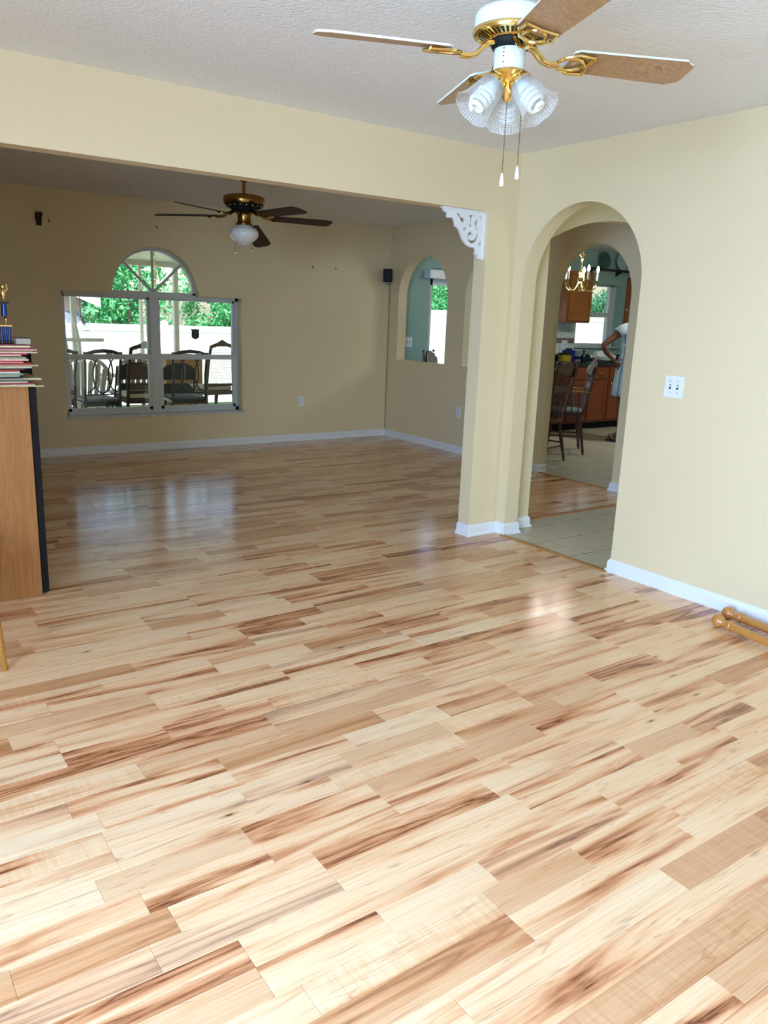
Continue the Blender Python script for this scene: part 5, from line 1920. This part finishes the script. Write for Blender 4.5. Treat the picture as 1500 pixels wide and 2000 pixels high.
M['skin'] = mat('skin_deep', srgb(104, 62, 44), 0.5, var=0.06, vscale=20)
nd, ed = [], []
def N_(x, y, z, r, r2=None):
    nd.append((x, y, z, r, r2 or r))
    return len(nd) - 1
def chain(*ids):
    for a, c in zip(ids, ids[1:]):
        ed.append((a, c))
pel = N_(0, 0, 0.95, 0.135, 0.105)
wst = N_(0, -0.005, 1.09, 0.115, 0.09)
chs = N_(0, -0.01, 1.25, 0.135, 0.10)
shb = N_(0, -0.005, 1.365, 0.085, 0.07)
nkb = N_(0, 0.005, 1.43, 0.052)
nck = N_(0, 0.012, 1.475, 0.048)
hd1 = N_(0, 0.035, 1.545, 0.070, 0.085)
hd2 = N_(0, 0.025, 1.61, 0.075, 0.092)
hd3 = N_(0, 0.015, 1.665, 0.055, 0.068)
chain(pel, wst, chs, shb, nkb, nck, hd1, hd2, hd3)
nose = N_(0, 0.135, 1.565, 0.010)
chain(hd1, nose)
for s in (-1, 1):
    hip, thg, kne, clf, ank, foot, toe = N_(0.085 * s, 0, 0.86, 0.088, 0.09), N_(0.095 * s, 0.01, 0.68, 0.074), N_(0.10 * s, 0.01, 0.49, 0.052), N_(0.10 * s, -0.015, 0.34, 0.052), N_(0.10 * s, -0.02, 0.10, 0.033), N_(0.103 * s, 0.05, 0.048, 0.036, 0.026), N_(0.11 * s, 0.15, 0.034, 0.038, 0.016)
    chain(pel, hip, thg, kne, clf, ank, foot, toe)
def hand(wr, d, u, v, spread, curl, thumb_side):
    """wr wrist node position; d finger direction, u across the palm, v palm normal"""
    d, u, v = Vector(d).normalized(), Vector(u).normalized(), Vector(v).normalized()
    w = Vector(wr[1])
    pm = w + d * 0.055
    ip = N_(*pm, 0.030, 0.017)
    chain(wr[0], ip)
    for k, (off, L) in enumerate(((-0.027, 0.074), (-0.009, 0.082), (0.009, 0.078), (0.026, 0.062))):
        r0 = w + d * 0.092 + u * off
        fd = (d + u * off * spread).normalized()
        a = N_(*r0, 0.0095)
        b_ = N_(*(r0 + fd * L * 0.5 + v * curl * 0.3), 0.0085)
        c_n = N_(*(r0 + fd * L * 0.95 + v * curl), 0.0070)
        chain(ip, a, b_, c_n)
    t0 = w + d * 0.035 + u * thumb_side * 0.028
    a = N_(*t0, 0.011)
    b_ = N_(*(t0 + (d * 0.6 + u * thumb_side).normalized() * 0.035), 0.0095)
    c_n = N_(*(t0 + (d * 0.8 + u * thumb_side * 0.9).normalized() * 0.062), 0.008)
    chain(ip, a, b_, c_n)
# left arm akimbo
sl, ul, el, fl_, wl = N_(-0.165, 0.0, 1.365, 0.050), N_(-0.29, 0.05, 1.27, 0.044), N_(-0.425, 0.10, 1.165, 0.038), N_(-0.35, 0.095, 1.075, 0.034), N_(-0.262, 0.055, 0.995, 0.024, 0.020)
chain(shb, sl, ul, el, fl_, wl)
hand((wl, (-0.262, 0.055, 0.995)), (0.62, -0.32, -0.62), (0.45, -0.5, 0.75), (-0.6, -0.75, -0.1), 9, 0.004, 1)
# right arm hanging
sr, ur, er, fr_, wr_ = N_(0.165, 0.0, 1.365, 0.050), N_(0.20, -0.005, 1.24, 0.044), N_(0.225, 0.0, 1.08, 0.037), N_(0.235, 0.04, 0.97, 0.033), N_(0.235, 0.08, 0.85, 0.023)
chain(shb, sr, ur, er, fr_, wr_)
hand((wr_, (0.235, 0.08, 0.85)), (0.0, 0.2, -1), (0, 1, 0.2), (-1, 0, 0), 5, 0.012, 1)
person = skin_mesh('person', nd, ed, M['skin'])
person.location = (4.47, 2.50, 0.022)
person.rotation_euler = (0, 0, 0.0)
tag(person, 'person in white striped dress standing with hand on hip', 'person')


def stripes():
    t = NT('dress_stripes')
    tc = t.n('TexCoord')
    sp_ = t.n('SeparateXYZ')
    t.l(tc.outputs['Object'], sp_.inputs[0])
    ang = t.math('ARCTAN2', sp_.outputs[1], sp_.outputs[0])
    w = t.math('SINE', t.math('MULTIPLY', ang, 16.0))
    t.l(t.ramp(w, [(0.0, srgb(188, 204, 214)), (0.86, srgb(186, 202, 212)), (0.93, srgb(70, 90, 120)), (1.0, srgb(70, 90, 120))]), t.b.inputs['Base Color'])
    t.b.inputs['Roughness'].default_value = 0.85
    return t.m


M['dress'] = stripes()
M['dressw'] = mat('dress_white', srgb(186, 200, 210), 0.85)
b = MB()
rows = [(1.425, 0.085, 0.075), (1.40, 0.145, 0.095), (1.36, 0.175, 0.115), (1.27, 0.172, 0.128), (1.18, 0.160, 0.122), (1.08, 0.152, 0.116), (0.98, 0.175, 0.140), (0.88, 0.192, 0.152), (0.76, 0.205, 0.160), (0.64, 0.218, 0.168), (0.56, 0.226, 0.172)]
n = 60
vs, fs = [], []
for k, (z, rx, ry) in enumerate(rows):
    fold = 0.035 * max(0, (1.05 - z) / 0.5)
    for j in range(n):
        a = 2 * PI * j / n
        q = 1 + fold * math.sin(9 * a) + 0.4 * fold * math.sin(17 * a + 1)
        vs.append((rx * q * math.cos(a), ry * q * math.sin(a), z))
for k in range(len(rows) - 1):
    for j in range(n):
        fs.append((k * n + j, (k + 1) * n + j, (k + 1) * n + (j + 1) % n, k * n + (j + 1) % n))
b.add(vs, fs)
dr = b.build('dress', M['dress'], person, True)
so_ = dr.modifiers.new('thick', 'SOLIDIFY')
so_.thickness = 0.004
for s, pts in ((-1, [(-0.12, -0.0, 1.375), (-0.19, 0.012, 1.352), (-0.255, 0.035, 1.30)]), (1, [(0.12, 0, 1.375), (0.185, 0, 1.34), (0.208, 0, 1.25)])):
    b = MB()
    b.tube(pts, [0.068, 0.072, 0.074], 20, cap=False)
    o = b.build('sleeve', M['dressw'], person, True)
    o.modifiers.new('thick', 'SOLIDIFY').thickness = 0.004
b = MB()
b.lathe([(0.158, 1.165), (0.163, 1.165), (0.163, 1.195), (0.158, 1.195), (0.158, 1.165)], 40)
b.v = [(x, y * 0.765, z) for x, y, z in b.v]
b.build('waistband', M['dressw'], person, True)
b = MB()
b.ball((0, 0.0, 1.625), 0.098, 20, 12, 1.02)
b.ball((0, -0.075, 1.60), 0.06, 14, 8, 1.1)
b.v = [(x, y - 0.012, z) for x, y, z in b.v]
b.build('hair', mat('hair_black', (0.012, 0.010, 0.010), 0.6, bump=0.5, bscale=120), person, True)
for s in (-1, 1):
    b = MB()
    sole = [(0.103 * s + 0.040 * math.cos(a) * (1.0 if math.sin(a) > 0 else 0.85), 0.055 + 0.128 * math.sin(a)) for a in [2 * PI * i / 24 for i in range(24)]]
    b.prism(sole, -0.0215, 0.0, lambda u, v, w: (u, v, w))
    sd = b.build('sandal', mat('sandal_sole', (0.02, 0.02, 0.022), 0.6), person, bevel=0.003)
    b = MB()
    for q in (-1, 1):
        b.tube([(0.108 * s, 0.13, 0.052), (0.103 * s + 0.028 * q, 0.085, 0.062), (0.103 * s + 0.040 * q, 0.03, 0.02)], 0.006, 8)
    b.build('strap', mat('sandal_strap', srgb(200, 200, 200), 0.4), sd, True)
for s in (-1, 1):
    b = MB()
    b.ball((0.078 * s, 0.02, 1.575), 0.022, 10, 6, 1.3)
    b.build('ear', M['skin'], person, True)
    b = MB()
    b.ball((0.030 * s, 0.117, 1.592), 0.011, 10, 6)
    b.build('eye', mat('eye_white', srgb(230, 228, 222), 0.2), person, True)
b = MB()
b.tube([(-0.022, 0.121, 1.528), (0, 0.128, 1.531), (0.022, 0.121, 1.528)], [0.003, 0.006, 0.003], 8)
b.build('mouth', mat('lips', srgb(120, 60, 54), 0.4), person, True)
